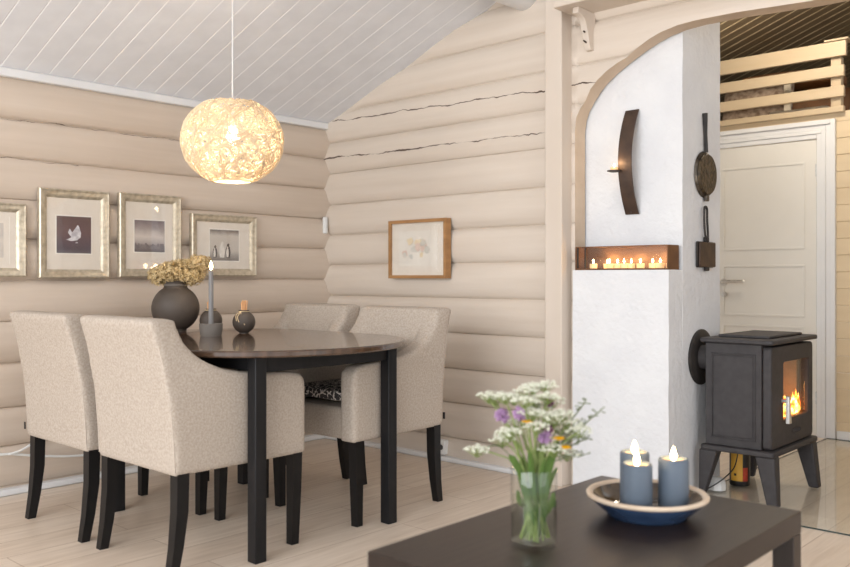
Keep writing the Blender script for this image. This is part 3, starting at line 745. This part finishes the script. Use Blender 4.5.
flat('print_border', rect(-.094, .094, .116, .309), .0056, M['mountline'], mt)
p = flat('print', rect(-.087, .087, .122, .303), .0064, grad_mat('plum_print', .121, .289, [(0, rgb(104, 98, 104)), (.12, rgb(84, 74, 84)), (.3, rgb(92, 76, 84)), (.6, rgb(104, 80, 82)), (1, rgb(98, 76, 76))]), mt)
flat('bird', [(a * 1.18 + .004, (b - .2) * 1.18 + .205) for a, b in ((-.038, .185), (-.015, .196), (-.03, .215), (-.022, .232), (-.012, .216), (-.004, .226), (.012, .248), (.018, .240), (.026, .215), (.024, .196), (.008, .184), (-.016, .180))], .0072, mat('white_bird', rgb(222, 220, 222), .8, rgb(180, 176, 182), 40), p)
flat('spray', [(.006, .172), (.02, .172), (.018, .177), (.01, .178)], .0072, mat('pale_spray', rgb(200, 196, 200), .8, rgb(170, 166, 172), 40), p); pane(t, w, h)
t, w, h, mt = left_frame('framed_print', 'tall silver framed print of a misty grey skyline, third picture from the left', 2.171, 2.525, 1.022, 1.452, 2)
flat('print_border', rect(-.093, .093, .126, .304), .0056, M['mountline'], mt)
p = flat('print', rect(-.087, .087, .132, .298), .0064, grad_mat('misty_print', .124, .291, [(0, rgb(92, 84, 86)), (.22, rgb(128, 118, 118)), (.3, rgb(170, 160, 156)), (.55, rgb(206, 196, 188)), (.8, rgb(158, 146, 144)), (1, rgb(128, 116, 118))], 22, .25), mt)
r = random.Random(2); sky = [(-.086, .150)] + [q for k in range(21) for q in ((-.084 + .008 * k, .168 + r.uniform(0, .012)), (-.079 + .008 * k, .160 + r.uniform(0, .02)))] + [(.086, .150)]
flat('skyline', sky, .0072, mat('grey_reeds', rgb(112, 104, 106), .8, rgb(132, 124, 124), 60), p); pane(t, w, h)
t, w, h, mt = left_frame('framed_print', 'landscape silver framed print of three penguins on pale ice, rightmost on the left wall', 2.59, 3.02, 1.027, 1.369, 3)
flat('print_border', rect(-.098, .108, .082, .268), .0056, M['mountline'], mt)
p = flat('print', rect(-.092, .102, .088, .262), .0064, grad_mat('ice_print', .088, .262, [(0, rgb(122, 114, 108)), (.16, rgb(158, 150, 142)), (.32, rgb(196, 188, 178)), (.8, rgb(200, 191, 181)), (.95, rgb(140, 130, 122)), (1, rgb(120, 112, 106))], 26, .12), mt)
pd = mat('penguin_dark', rgb(78, 72, 70), .8, rgb(100, 92, 88), 60); pw = mat('penguin_white', rgb(226, 220, 212), .8, rgb(206, 200, 192), 50)
for c, s, m_ in ((-.058, .85, pd), (-.012, 1.1, pw), (.028, 1.0, pd)):
    pts = [(-.012, 0), (.012, 0), (.017, .03), (.013, .055), (.006, .068), (.010, .074), (.002, .082), (-.006, .076), (-.008, .066), (-.015, .05), (-.018, .028)]
    flat('penguin', [(c + a * s, .105 + b * s) for a, b in pts], .0072, m_, p)
    flat('belly', [(c + a * s * .5 - .004, .108 + b * s * .75) for a, b in pts], .008, pw, p)
pane(t, w, h)
# right picture, leaning a little forward
t = thing('framed_watercolour', 'oak framed faint floral watercolour hanging alone on the gable wall', 'picture', (-3.325, 3.605, 1.012), 0)
w, h, fw, dp = .222, .334, .018, .045
bm = NB(); R = []
for off, d in ((0, 0), (0, -dp), (fw, -dp), (fw, 0)): R.append([bm.verts.new(p) for p in ((-w + off, d, off), (w - off, d, off), (w - off, d, h - off), (-w + off, d, h - off))])
for a, b in zip(R, R[1:]):
    for k in range(4): bm.faces.new((a[k], a[(k + 1) % 4], b[(k + 1) % 4], b[k]))
obj('frame', bm, M['oak'], t)
bm = NB(); box(bm, -w + fw - .002, w - fw + .002, -.030, -.018, fw - .002, h - fw + .002); mt = obj('mount', bm, M['mount'], t)
bm = NB(); box(bm, -.15, .15, -.0315, -.0302, .07, .27); pr_ = obj('watercolour', bm, mat('watercolour_paper', rgb(230, 223, 212), .8, rgb(224, 216, 205), 10), mt)
r = random.Random(11)
pal = [mat('wash_ochre', rgb(228, 212, 182), .8, rgb(224, 204, 170), 30), mat('wash_grey', rgb(212, 206, 196), .8, rgb(202, 198, 188), 30), mat('wash_rose', rgb(220, 198, 184), .8, rgb(212, 186, 172), 30)]
for k in range(16):
    cx, cz, rr = r.uniform(-.10, .10), .17 + r.uniform(-.05, .05), r.uniform(.012, .03)
    bm = NB(); prism(bm, [(cx + rr * r.uniform(.5, 1) * math.cos(a), cz + rr * r.uniform(.5, 1) * math.sin(a)) for a in [2 * PI * j / 11 for j in range(11)]], -.0320 - .0004 * k, -.0316 - .0004 * k, 'y')
    o = obj('wash', bm, pal[k % 3], pr_)
bm = NB(); box(bm, -w + fw, w - fw, -.0425, -.040, fw, h - fw); obj('glass_pane', bm, M['glass'], t)

# ------------------------------------------------------------------ small fixtures
t = thing('wall_outlet', 'white double wall socket low on the gable wall behind the chairs', 'socket', (-3.18, 3.612, .035))
bm = NB(); box(bm, -.045, .045, -.028, .01, 0, .078); obj('housing', bm, M['plastic'], t, bevel=.004)
for x in (-.02, .022):
    bm = NB(); lathe(bm, [(0, 0), (.015, 0), (.015, .002), (0, .002)], (0, 0, 0), 18); o = obj('socket', bm, M['holes'], t); o.rotation_euler = (PI / 2, 0, 0); o.location = (x, -.0285, .04)
bm = NB(); tube(bm, spline([(-4.128, 1.2, .215), (-4.126, 1.6, .20), (-4.126, 1.68, .19), (-4.126, 1.82, .160), (-4.128, 2.05, .135), (-4.130, 2.5, .15), (-4.125, 3.1, .14)], 8), .006, 8)
tag(obj('wall_cable', bm, M['cord']), 'long white cable running level along the foot of the left log wall', 'cable')
bm = NB(); tube(bm, spline([(-4.12, 1.645, .196), (-4.12, 1.70, .208), (-4.126, 1.76, .232), (-4.132, 1.84, .255)], 8), .006, 8)
tag(obj('wall_cable', bm, M['cord']), 'short white cable branching upward behind the left chair legs', 'cable')
bm = NB(); box(bm, -4.15, -4.125, 3.575, 3.60, 1.295, 1.40)
tag(obj('door_contact', bm, M['plastic'], bevel=.005), 'small white strip fixed upright in the corner of the log walls', 'sensor')

# ------------------------------------------------------------------ dining table
TX0, TX1, TYC, TR = -3.30, -2.81, 2.205, 0.540
t = thing('dining_table', 'black brown dining table with rounded ends and square legs', 'table', (0, 0, 0))
def stadium(r, n=28):
    return [(TX1 + .47 * math.cos(a), TYC + r * math.sin(a)) for a in [-PI / 2 + PI * k / n for k in range(n + 1)]] + \
           [(TX0 + .47 * math.cos(a), TYC + r * math.sin(a)) for a in [PI / 2 + PI * k / n for k in range(n + 1)]]
bm = NB(); prism(bm, stadium(TR), .735, .760, 'z'); obj('tabletop', bm, M['tablewood'], t, bevel=.006)
AX0, AX1, AY0, AY1 = -3.53, -2.523, 1.867, 2.535
for (x0, x1, y0, y1) in ((AX0, AX1, AY0 - .012, AY0 + .012), (AX0, AX1, AY1 - .012, AY1 + .012), (AX0 - .012, AX0 + .012, AY0, AY1), (AX1 - .012, AX1 + .012, AY0, AY1)):
    bm = NB(); s = .0245
    if x1 - x0 > .1: box(bm, x0 + s, x1 - s, y0, y1, .676 + .006, .7345)
    else: box(bm, x0, x1, y0 + s, y1 - s, .676, .7345)
    obj('apron_rail', bm, M['tableleg'], t, bevel=.003)
for x in (AX0, AX1):
    for y in (AY0, AY1):
        bm = NB(); box(bm, x - .0245, x + .0245, y - .0245, y + .0245, 0, .7345); obj('leg', bm, M['tableleg'], t, bevel=.003)

# ------------------------------------------------------------------ dining chairs (local: seat opens to +y, origin on the floor)
arm = [(-.277, .345), (-.283, .45), (-.298, .60), (-.328, .75), (-.362, .866), (-.352, .880), (-.322, .880), (-.285, .845), (-.235, .797), (-.19, .753), (-.14, .720), (-.08, .696), (0, .680), (.10, .671), (.215, .662), (.26, .655), (.285, .63), (.290, .60), (.290, .345)]
bck = [(-.277, .345), (-.283, .45), (-.298, .60), (-.328, .75), (-.362, .866), (-.352, .880), (-.290, .880), (-.262, .872), (-.20, .70), (-.17, .50), (-.165, .345)]
bm = NB(); prism(bm, arm, -.27, -.185, 'x'); prism(bm, arm, .185, .27, 'x'); prism(bm, bck, -.262, .262, 'x')
for v in bm.verts:
    if v.co.z > .55: v.co.x *= 1 - .055 * (v.co.z - .55) / .33 * (v.co.y < -.1)
chair = thing('dining_chair', 'x', 'chair')
shell = obj('upholstered_shell', bm, M['fabric'], chair, smooth=180)
md = shell.modifiers.new('remesh', 'REMESH'); md.mode = 'VOXEL'; md.voxel_size = .0105; md.use_smooth_shade = True
md = shell.modifiers.new('smooth', 'SMOOTH'); md.factor = .5; md.iterations = 7
bm = NB(); box(bm, -.184, .184, -.18, .262, .347, .478); bmesh.ops.subdivide_edges(bm, edges=bm.edges, cuts=5, use_grid_fill=True)
for v in bm.verts:
    if v.co.z > .47: v.co.z += .016 * (1 - (v.co.x / .184) ** 2) * (1 - ((v.co.y - .04) / .222) ** 2)
obj('seat', bm, M['fabric'], chair, bevel=.014, seg=3)
bm = NB()
for s in (-1, 1):
    bm = NB(); tube(bm, spline([(s * .262, -.2745, .36), (s * .262, -.281, .48), (s * .260, -.295, .62), (s * .255, -.321, .75), (s * .246, -.350, .855)], 5), .003, 5)
    obj('seam', bm, M['piping'], chair, smooth=60)
def leg_bm(pts, ws):
    bm = NB(); R = []
    for (x, y, z), w in zip(pts, ws): R.append([bm.verts.new(p) for p in ((x - w, y - w, z), (x + w, y - w, z), (x + w, y + w, z), (x - w, y + w, z))])
    for a, b in zip(R, R[1:]):
        for k in range(4): bm.faces.new((a[k], a[(k + 1) % 4], b[(k + 1) % 4], b[k]))
    bm.faces.new(R[0][::-1]); bm.faces.new(R[-1]); return bm
for s in (-1, 1):
    obj('leg', leg_bm([(s * .240, -.275, 0), (s * .241, -.258, .10), (s * .242, -.245, .22), (s * .242, -.243, .352)], (.0165, .019, .022, .023)), M['blackleg'], chair, smooth=30)
    obj('leg', leg_bm([(s * .241, .245, 0), (s * .242, .250, .2), (s * .242, .252, .352)], (.0165, .02, .022)), M['blackleg'], chair, smooth=30)
bm = NB(); box(bm, .262, .274, -.2885, -.2855, .375, .405)
bmesh.ops.translate(bm, verts=bm.verts, vec=(0, .0, 0)); ctag = obj('care_tag', bm, M['black'], chair)
ctag.location = (-.535, 0, 0)
G = 'upholstered dining chairs around the dark table'
spots = [((-2.837, 1.842), 0.0, 'oatmeal upholstered armchair nearest the camera, back turned, beside the right table leg'),
         ((-3.452, 1.835), 0.0, 'oatmeal upholstered armchair with back turned, leftmost at the table'),
         ((-2.835, 2.650), PI + .035, 'oatmeal upholstered armchair across the table, by the gable wall, with a patterned seat pad'),
         ((-3.475, 2.675), PI, 'oatmeal upholstered armchair in the far corner, mostly hidden behind the table')]
for i, ((x, y), a, lab) in enumerate(spots):
    o = chair if i == 0 else copy_tree(chair)
    o.location = (x, y, 0); o.rotation_euler = (0, 0, a); o['label'] = lab; o['group'] = G
bpy.data.objects.remove(ctag)
soft('seat_pad', 'black and white patterned seat pad lying on the chair across the table', 'seat pad', (-2.852, 2.60, .523), .345, .40, .062, M['pad'], (0, 0, 0), .35)

# ------------------------------------------------------------------ things on the dining table
TZ = .760
t = thing('round_vase', 'large round dark stoneware vase holding dried flowers on the dining table', 'vase', (-3.64, 2.22, TZ))
R_ = .111; prof = [(0, 0), (.05, 0)] + [(R_ * math.sin(a), .1115 - R_ * math.cos(a) + .0) for a in [.47 + (2.60 - .47) * k / 16 for k in range(17)]] + [(.052, .218), (.05, .232), (.056, .24), (.05, .242), (.045, .23), (.047, .21), (.08, .17), (.095, .11), (.06, .03), (0, .02)]
bm = NB(); lathe(bm, prof, (0, 0, 0), 36); obj('body', bm, M['vase_dark'], t, smooth=50)
bm = NB(); tube(bm, [(.054 * math.cos(a), .054 * math.sin(a), .222) for a in [2 * PI * k / 20 for k in range(20)]], .003, 5, closed=True); obj('neck_cord', bm, M['bowlgrey'], t, smooth=60)
RV = Vector((.7378, .675, 0)); FV = Vector((-.675, .7378, 0))
def dried_head(off, up, fwd, rad, label, seed):
    base = Vector((-3.64, 2.22, TZ)); c = RV * off + FV * fwd + Vector((0, 0, up)); r = random.Random(seed)
    t = thing('dried_hydrangea', label, 'dried flower', base + Vector((0, 0, .03)), 0, 'dried flower heads in the round vase')
    c = c - Vector((0, 0, .03))
    bm = NB(); tube(bm, spline([(0, 0, 0), (c.x * .12, c.y * .12, .19), (c.x * .6, c.y * .6, c.z - rad * .7), c], 5), .003, 5); obj('stem', bm, M['twig'], t)
    bm = NB()
    for k in range(300):
        d = Vector((r.gauss(0, 1), r.gauss(0, 1), r.gauss(.25, 1))).normalized()
        p = c + Vector((d.x * rad * 1.1, d.y * rad * 1.1, d.z * rad * .8)) * r.uniform(.72, 1.04)
        u = d.orthogonal().normalized(); w = d.cross(u); s = r.uniform(.006, .011); a0 = r.uniform(0, PI)
        for q in range(4):
            a = a0 + q * PI / 2; e1 = u * math.cos(a - .5) + w * math.sin(a - .5); e2 = u * math.cos(a + .5) + w * math.sin(a + .5); em = u * math.cos(a) + w * math.sin(a)
            v = [bm.verts.new(x) for x in (p, p + e1 * s * .8 + d * s * .3, p + em * s * 1.2 + d * s * r.uniform(-.2, .6), p + e2 * s * .8 + d * s * .3)]
            bm.faces.new(v).material_index = 1 if r.random() < .28 else 0
    for k in range(60):
        d = Vector((r.gauss(0, 1), r.gauss(0, 1), r.gauss(.25, 1))).normalized(); p2 = c + Vector((d.x * rad, d.y * rad, d.z * rad * .75)); tube(bm, [c - Vector((0, 0, rad * .6)), p2], .0012, 3, 1, caps=False)
    obj('flower_head', bm, [M['dried'], M['dried2']], t, recalc=False)
dried_head(-.068, .262, .0, .058, 'ochre dried flower head, leftmost in the round vase', 1)
dried_head(-.005, .285, -.03, .066, 'ochre dried flower head, middle front in the round vase', 2)
dried_head(.068, .268, .0, .066, 'ochre dried flower head, lower right in the round vase', 3)
dried_head(.098, .318, .05, .062, 'ochre dried flower head standing highest at the right of the round vase', 4)
dried_head(.02, .30, .07, .060, 'ochre dried flower head at the back of the round vase', 5)

t = thing('candle_bowl', 'small grey stoneware bowl used as holder for the tall taper candle', 'candle holder', (-3.254, 2.16, TZ))
bm = NB(); lathe(bm, [(0, 0), (.044, 0), (.047, .01), (.050, .03), (.051, .055), (.047, .056), (.045, .03), (.03, .012), (0, .010)], (0, 0, 0), 32); obj('bowl', bm, M['bowlgrey'], t, smooth=50)
t = thing('taper_candle', 'tall thin grey taper candle burning in the small grey bowl', 'candle', (-3.254, 2.16, TZ + .0105))
bm = NB(); lathe(bm, [(0, 0), (.0115, 0), (.0105, .27), (.008, .276), (0, .274)], (0, 0, 0), 16); obj('candle', bm, M['greycandle'], t, smooth=50)
bm = NB(); tube(bm, [(0, 0, .272), (0, 0, .288)], .0012, 5); obj('wick', bm, M['wick'], t)
obj('flame', flame_bm(.042, .008, (0, 0, .280)), M['flame'], t, smooth=60)
point_light('taper_glow', (-3.254, 2.16, TZ + .375), 0.35, (1, .7, .38), .01)

def match_pot(x, y, r, label, place, bow):
    t = thing('round_pot', label, 'pot', (x, y, TZ)); k_ = r / .052
    prof = [(0, 0), (.022, 0)] + [(.052 * math.sin(a), .051 - .052 * math.cos(a)) for a in [.42 + (2.68 - .42) * k / 12 for k in range(13)]] + [(.023, .102), (.025, .106), (.021, .106), (.020, .09), (.04, .07), (.04, .03), (0, .008)]
    bm = NB(); lathe(bm, [(a * k_, b * k_) for a, b in prof], (0, 0, 0), 28); obj('body', bm, M['vase_dark'], t, smooth=50)
    bm = NB(); tube(bm, [(.0245 * k_ * math.cos(a), .0245 * k_ * math.sin(a), .1 * k_) for a in [2 * PI * k / 16 for k in range(16)]], .0025, 5, closed=True)
    if bow:
        for pts in (((.0, -.002, 0), (-.012, -.02, -.02), (-.004, -.028, -.045)), ((0, -.002, 0), (.006, -.02, -.025), (.022, -.026, -.058)), ((0, -.002, 0), (-.02, -.014, -.012), (-.016, -.024, -.04))):
            P = [Vector((0, 0, .098)) + RV * (p[0] - .008) - FV * (-p[1] + .024) + Vector((0, 0, p[2])) for p in pts]
            tube(bm, spline(P, 5), .0022, 5)
    obj('twine', bm, M['twine'], t, smooth=60)
    rr = random.Random(int(r * 1e4))
    for k in range(16):
        a = rr.uniform(0, 2 * PI); q = rr.uniform(0, .016); ln = rr.uniform(.128, .142); tl = rr.uniform(.0, .08)
        bm = NB(); b = Vector((q * .5 * math.cos(a), q * .5 * math.sin(a), .012)); e = b + Vector((math.cos(a) * q * .8, math.sin(a) * q * .8, ln))
        tube(bm, [b, e], .0026, 5)
        o = tag(obj('match_stick', bm, M['match']), 'thin peach coloured wooden stick standing in ' + place, 'stick', 'wooden sticks in ' + place); o.location = (x, y, TZ)
match_pot(-3.52, 2.336, .0535, 'small round dark pot with sticks half hidden behind the taper candle', 'the pot behind the taper candle', False)
match_pot(-3.31, 2.375, .0525, 'small round dark pot with sticks and a pale twine bow', 'the pot with the twine bow', True)

# ------------------------------------------------------------------ pendant lamp
LX, LY, LZ = -3.15, 2.2, 1.612
t = thing('pendant_lamp', 'round cream woven string pendant lamp glowing above the dining table', 'lamp', (LX, LY, LZ))
RA, RB = .217, .188
rl_ = random.Random(21); bm = NB()
def sh(u): return Vector((u.x * RA, u.y * RA, u.z * RB))
for k in range(430):
    n_ = Vector((rl_.gauss(0, 1), rl_.gauss(0, 1), rl_.gauss(0, .8))).normalized(); off = rl_.uniform(-.75, .75); u = n_.orthogonal().normalized(); w = n_.cross(u)
    rr = math.sqrt(1 - off * off); a0 = rl_.uniform(0, 2 * PI); span = rl_.uniform(1.2, 3.6); nn = max(6, int(span * rr * 9)); run = []; rad = 1 + rl_.uniform(-.025, .02)
    ph = rl_.uniform(0, 6)
    for j in range(nn + 1):
        a = a0 + span * j / nn; p = (n_ * (off + .05 * math.sin(3 * a + ph)) + (u * math.cos(a) + w * math.sin(a)) * rr).normalized()
        if p.z < -.93 or p.z > .90:
            if len(run) > 2: tube(bm, run, .0023, 3, caps=False)
            run = []
        else: run.append(sh(p) * (rad + .008 * math.sin(5 * a + ph)))
    if len(run) > 2: tube(bm, run, .0023, 3, caps=False)
obj('woven_shade', bm, M['shade'], t, smooth=80)
bm = NB(); hr = RA * math.sqrt(1 - .93 ** 2); tube(bm, [(hr * math.cos(a), hr * math.sin(a), -.93 * RB) for a in [2 * PI * k / 32 for k in range(32)]], .004, 6, closed=True); obj('bottom_ring', bm, M['shade'], t, smooth=60)
bm = NB(); lathe(bm, [(0, -.055), (.018, -.048), (.029, -.025), (.029, -.008), (.020, .018), (.0135, .03), (0, .03)], (0, 0, .035), 20); obj('bulb', bm, M['bulb'], t, smooth=60)
bm = NB(); lathe(bm, [(0, .0), (.017, .0), (.019, .05), (.010, .07), (0, .07)], (0, 0, .066), 18); obj('lamp_holder', bm, M['plastic'], t, smooth=40)
ztop = roof(LX) - LZ
bm = NB(); tube(bm, [(0, 0, .13), (0, 0, ztop - .02)], .0028, 8); obj('cord', bm, M['cord'], t)
bm = NB(); lathe(bm, [(0, -.05), (.03, -.05), (.045, -.03), (.05, .02), (0, .02)], (0, 0, ztop), 24); obj('ceiling_cup', bm, M['plastic'], t, smooth=40)
point_light('pendant_glow', (0, 0, -.055), 3.0, (1.0, .89, .76), .035, t)
bpy.data.objects['pendant_glow'].location = (0, 0, -.06)

# ------------------------------------------------------------------ coffee table
t = thing('coffee_table', 'low square legged black brown coffee table in the foreground', 'table', (-1.017, 1.703, 0))
hx, hy = .279, .464
bm = NB(); box(bm, -hx, hx, -hy, hy, .397, .450); obj('tabletop', bm, M['coffee'], t, bevel=.0025)
for sx in (-1, 1):
    for sy in (-1, 1):
        bm = NB(); x, y = sx * (hx - .026), sy * (hy - .026); box(bm, x - .0255, x + .0255, y - .0255, y + .0255, 0, .3968); obj('leg', bm, M['coffee'], t, bevel=.002)
CZ = .450
# candle dish
t = thing('candle_dish', 'shallow round ceramic dish, navy outside with a pale rim, on the coffee table', 'dish', (-.998, 1.879, CZ))
S = 1.0
bm = NB(); lathe(bm, [(0, 0), (.092, 0), (.096, .006), (.113, .020), (.130, .036), (.135, .043)], (0, 0, 0), 56); obj('bowl_outside', bm, M['bowl_blue'], t, smooth=60)
bm = NB(); lathe(bm, [(.135, .043), (.142, .046), (.1435, .051), (.140, .055), (.131, .054), (.127, .049)], (0, 0, 0), 56); obj('rim', bm, M['bowl_rim'], t, smooth=60)
bm = NB(); lathe(bm, [(.127, .049), (.116, .034), (.100, .018), (.085, .011), (0, .009)], (0, 0, 0), 56); obj('glazed_inside', bm, M['bowl_in'], t, smooth=60)
def pillar(right, fwd, h, label, seed):
    c = Vector((-.998, 1.879, CZ + .0115)) + RV * right + FV * fwd
    t = thing('pillar_candle', label, 'candle', c); r = .0355
    bm = NB(); lathe(bm, [(0, 0), (r - .002, 0), (r, .003), (r, h - .006), (r - .002, h - .001), (r - .005, h), (r - .008, h - .006)], (0, 0, 0), 32); obj('wax_body', bm, M['bluecandle'], t, smooth=50)
    bm = NB(); lathe(bm, [(r - .008, h - .006), (r - .011, h - .012), (.008, h - .0135), (0, h - .013)], (0, 0, 0), 32); obj('melt_pool', bm, M['waxtop'], t, smooth=60)
    bm = NB(); tube(bm, [(0, 0, h - .014), (.001, 0, h + .001)], .0012, 5); obj('wick', bm, M['wick'], t)
    obj('flame', flame_bm(.036, .0075, (0, 0, h - .008)), M['flame'], t, smooth=60)
    point_light('pillar_glow', c + Vector((0, 0, h + .012)), .10, (1, .68, .36), .008)
pillar(-.034, -.040, .122, 'slate blue pillar candle at the front left of the dish, lit', 1)
pillar(.060, -.012, .128, 'slate blue pillar candle standing at the right of the dish, lit', 2)
pillar(-.016, .056, .130, 'slate blue pillar candle at the back of the dish behind the front one, lit', 3)

# glass vase with wildflowers
VC = Vector((-1.0636, 1.506, CZ))
t = thing('glass_vase', 'clear straight glass vase of wildflowers on the coffee table', 'vase', VC)
bm = NB(); lathe(bm, [(0, 0), (.046, 0), (.0495, .004), (.0495, .163), (.0485, .165), (.0475, .163), (.0472, .012), (.04, .009), (0, .009)], (0, 0, 0), 40); obj('glass', bm, M['clear'], t, smooth=50)
bm = NB(); lathe(bm, [(0, .0095), (.0465, .0125), (.0465, .105), (0, .105)], (0, 0, 0), 36); obj('water', bm, M['water'], t, smooth=50)
PX = .002127
def stem_pts(head, r):
    b = Vector((r.uniform(-.028, .028), r.uniform(-.028, .028), .016)); mid = Vector((head.x * .22 - b.x * .3, head.y * .22 - b.y * .3, .150)); ml = Vector((mid.x, mid.y, 0)); 
    if ml.length > .038: ml *= .038 / ml.length
    mid = Vector((ml.x, ml.y, .155))
    return spline([b, mid, mid.lerp(head, .55) + Vector((0, 0, .012)), head], 6)
def head_pos(px, py, fwd): return RV * ((px - 534) * PX) + FV * fwd + Vector((0, 0, 1.02 - (py - 277) / 860 * 1.829 - CZ))
nfl = 0
def flower(px, py, fwd, kind, label, group):
    global nfl; nfl += 1; r = random.Random(nfl * 13); hp = head_pos(px, py, fwd)
    t = thing({'w': 'white_umbel', 'p': 'clover', 'm': 'clover', 'y': 'yellow_flower', 'g': 'grass_head'}[kind], label, 'flower', VC, 0, group)
    bm = NB(); P = stem_pts(hp, r); tube(bm, P, .0017, 5, caps=False)
    if kind == 'w':
        bl = NB()
        for k in range(20):
            a = 2.4 * k; q = .0064 * math.sqrt(k); c = hp + RV * (q * math.cos(a)) + FV * (q * math.sin(a)) + Vector((0, 0, .010 - q * q * 9 + r.uniform(-.003, .003)))
            tube(bm, [hp - Vector((0, 0, .014)), c], .0006, 3, caps=False)
            for j in range(6): blob(bl, c + Vector((r.uniform(-1, 1), r.uniform(-1, 1), r.uniform(-.4, .6))) * .0046, r.uniform(.0015, .0027), 1, (1, 1, .6))
        obj('stem', bm, M['stemgreen'], t, smooth=60); obj('blossom', bl, M['petalw'], t, smooth=80)
    elif kind in 'pm':
        bl = NB()
        for k in range(60):
            d = Vector((r.gauss(0, 1), r.gauss(0, 1), r.gauss(.2, 1))).normalized(); R1 = .0155 if kind == 'p' else .010
            tube(bl, [hp + d * R1 * .3, hp + d * R1 * .9, hp + d * R1 * 1.15], [.002, .0023, .0006], 4)
        obj('stem', bm, M['stemgreen'], t, smooth=60); obj('blossom', bl, M['petalp' if kind == 'p' else 'petalm'], t, smooth=80)
    elif kind == 'y':
        bl = NB(); blob(bl, hp, .006, 2, (1, 1, .6))
        for k in range(14):
            a = 2 * PI * k / 14; e = RV * math.cos(a) + FV * math.sin(a)
            tube(bl, [hp + e * .004, hp + e * .009 + Vector((0, 0, .002)), hp + e * .0125 + Vector((0, 0, .001))], [.001, .0026, .0008], 4)
        obj('stem', bm, M['stemgreen'], t, smooth=60); obj('blossom', bl, M['petaly'], t, smooth=80)
    else:
        bl = NB()
        for k in range(22):
            s = P[-1 - min(len(P) - 1, k % 9)]; d = Vector((r.uniform(-1, 1), r.uniform(-1, 1), r.uniform(-.3, 1))).normalized()
            tube(bl, [s, s + d * r.uniform(.006, .015)], [.0006, .0020], 4)
        obj('stem', bm, M['greyleaf'], t, smooth=60); obj('seed_head', bl, M['greyleaf'], t, smooth=80)
gw = 'white umbel flowers in the glass vase'
for (px, py, f) in ((490, 399, .02), (504, 397, -.02), (515, 401, .03), (527, 393, 0), (536, 391, .04), (546, 397, -.02), (555, 404, .03), (560, 414, -.02), (546, 415, -.04), (535, 404, .01), (508, 431, -.03), (503, 441, .0), (520, 428, .04), (556, 424, .03), (569, 424, 0), (573, 440, .04), (551, 448, -.03), (567, 455, .0), (530, 412, -.04), (497, 404, .05), (522, 399, -.05), (541, 411, .03), (512, 440, .05), (534, 424, -.05), (562, 432, .05), (547, 388, .02), (578, 430, -.02)):
    flower(px, py, f, 'w', 'white frothy umbel flower among the blooms in the glass vase', gw)
flower(477, 451, .0, 'w', 'white umbel flower drooping far out at the left of the vase', None)
flower(519, 411, -.03, 'p', 'large purple clover bloom at the left beside a yellow flower', None)
flower(502, 416, .0, 'p', 'dusky purple clover bloom at the left edge of the bouquet', None)
flower(543, 434, -.03, 'p', 'pale purple clover bloom low in the middle of the bouquet', None)
flower(549, 402, .0, 'm', 'dark magenta bloom high at the right of the bouquet', None)
flower(546, 427, -.03, 'm', 'dark magenta bloom just above the pale purple clover', None)
flower(526, 419, -.035, 'y', 'yellow flower beside the large purple clover', None)
flower(557, 436, -.03, 'y', 'yellow flower, upper of the two at the right of the bouquet', None)
flower(563, 445, -.03, 'y', 'yellow flower, lower of the two at the right of the bouquet', None)
for (px, py, f) in ((588, 402, .02), (600, 411, .0), (583, 425, .03), (590, 440, .02), (584, 455, .0)):
    flower(px, py, f, 'g', 'grey green wispy grass head reaching out at the right of the bouquet', 'grass heads at the right of the bouquet')
r = random.Random(77)
def leaf(pts, w, label, group=None):
    bm = NB(); P = spline(pts, 5); A = []; n = len(P)
    for i, p in enumerate(P):
        d = (P[min(i + 1, n - 1)] - P[max(i - 1, 0)]).normalized(); s = d.cross(Vector((0, 0, 1)) if abs(d.z) < .8 else FV).normalized(); ww = w * math.sin(PI * (i + .4) / n) + .0008
        A.append([bm.verts.new(p + s * ww), bm.verts.new(p + Vector((0, 0, -.0015)) if abs(d.z) < .8 else p - FV * .0015), bm.verts.new(p - s * ww)])
    for a, b in zip(A, A[1:]):
        bm.faces.new((a[0], a[1], b[1], b[0])); bm.faces.new((a[1], a[2], b[2], b[1]))
    o = obj('green_leaf', bm, M['green'], smooth=80, recalc=False); o.location = VC; return tag(o, label, 'leaf', group)
hp = head_pos(487, 447, 0); leaf([Vector((0, 0, .03)), RV * -.03 + Vector((0, 0, .155)), hp + RV * .03 + Vector((0, 0, -.0)), hp], .007, 'long dark green leaf reaching out left over the vase rim')
for k in range(26):
    a = r.uniform(0, 2 * PI); q = r.uniform(.01, .036); zt = r.uniform(.10, .225); q2 = min(q * 1.3, .042) if zt < .165 else q * 1.6
    leaf([(q * .6 * math.cos(a + 1), q * .6 * math.sin(a + 1), r.uniform(.015, .09)), (q * math.cos(a), q * math.sin(a), zt * .75), (q2 * math.cos(a), q2 * math.sin(a), zt)], r.uniform(.004, .009), 'green leaf among the stems in the glass vase', 'leaves among the flower stems')
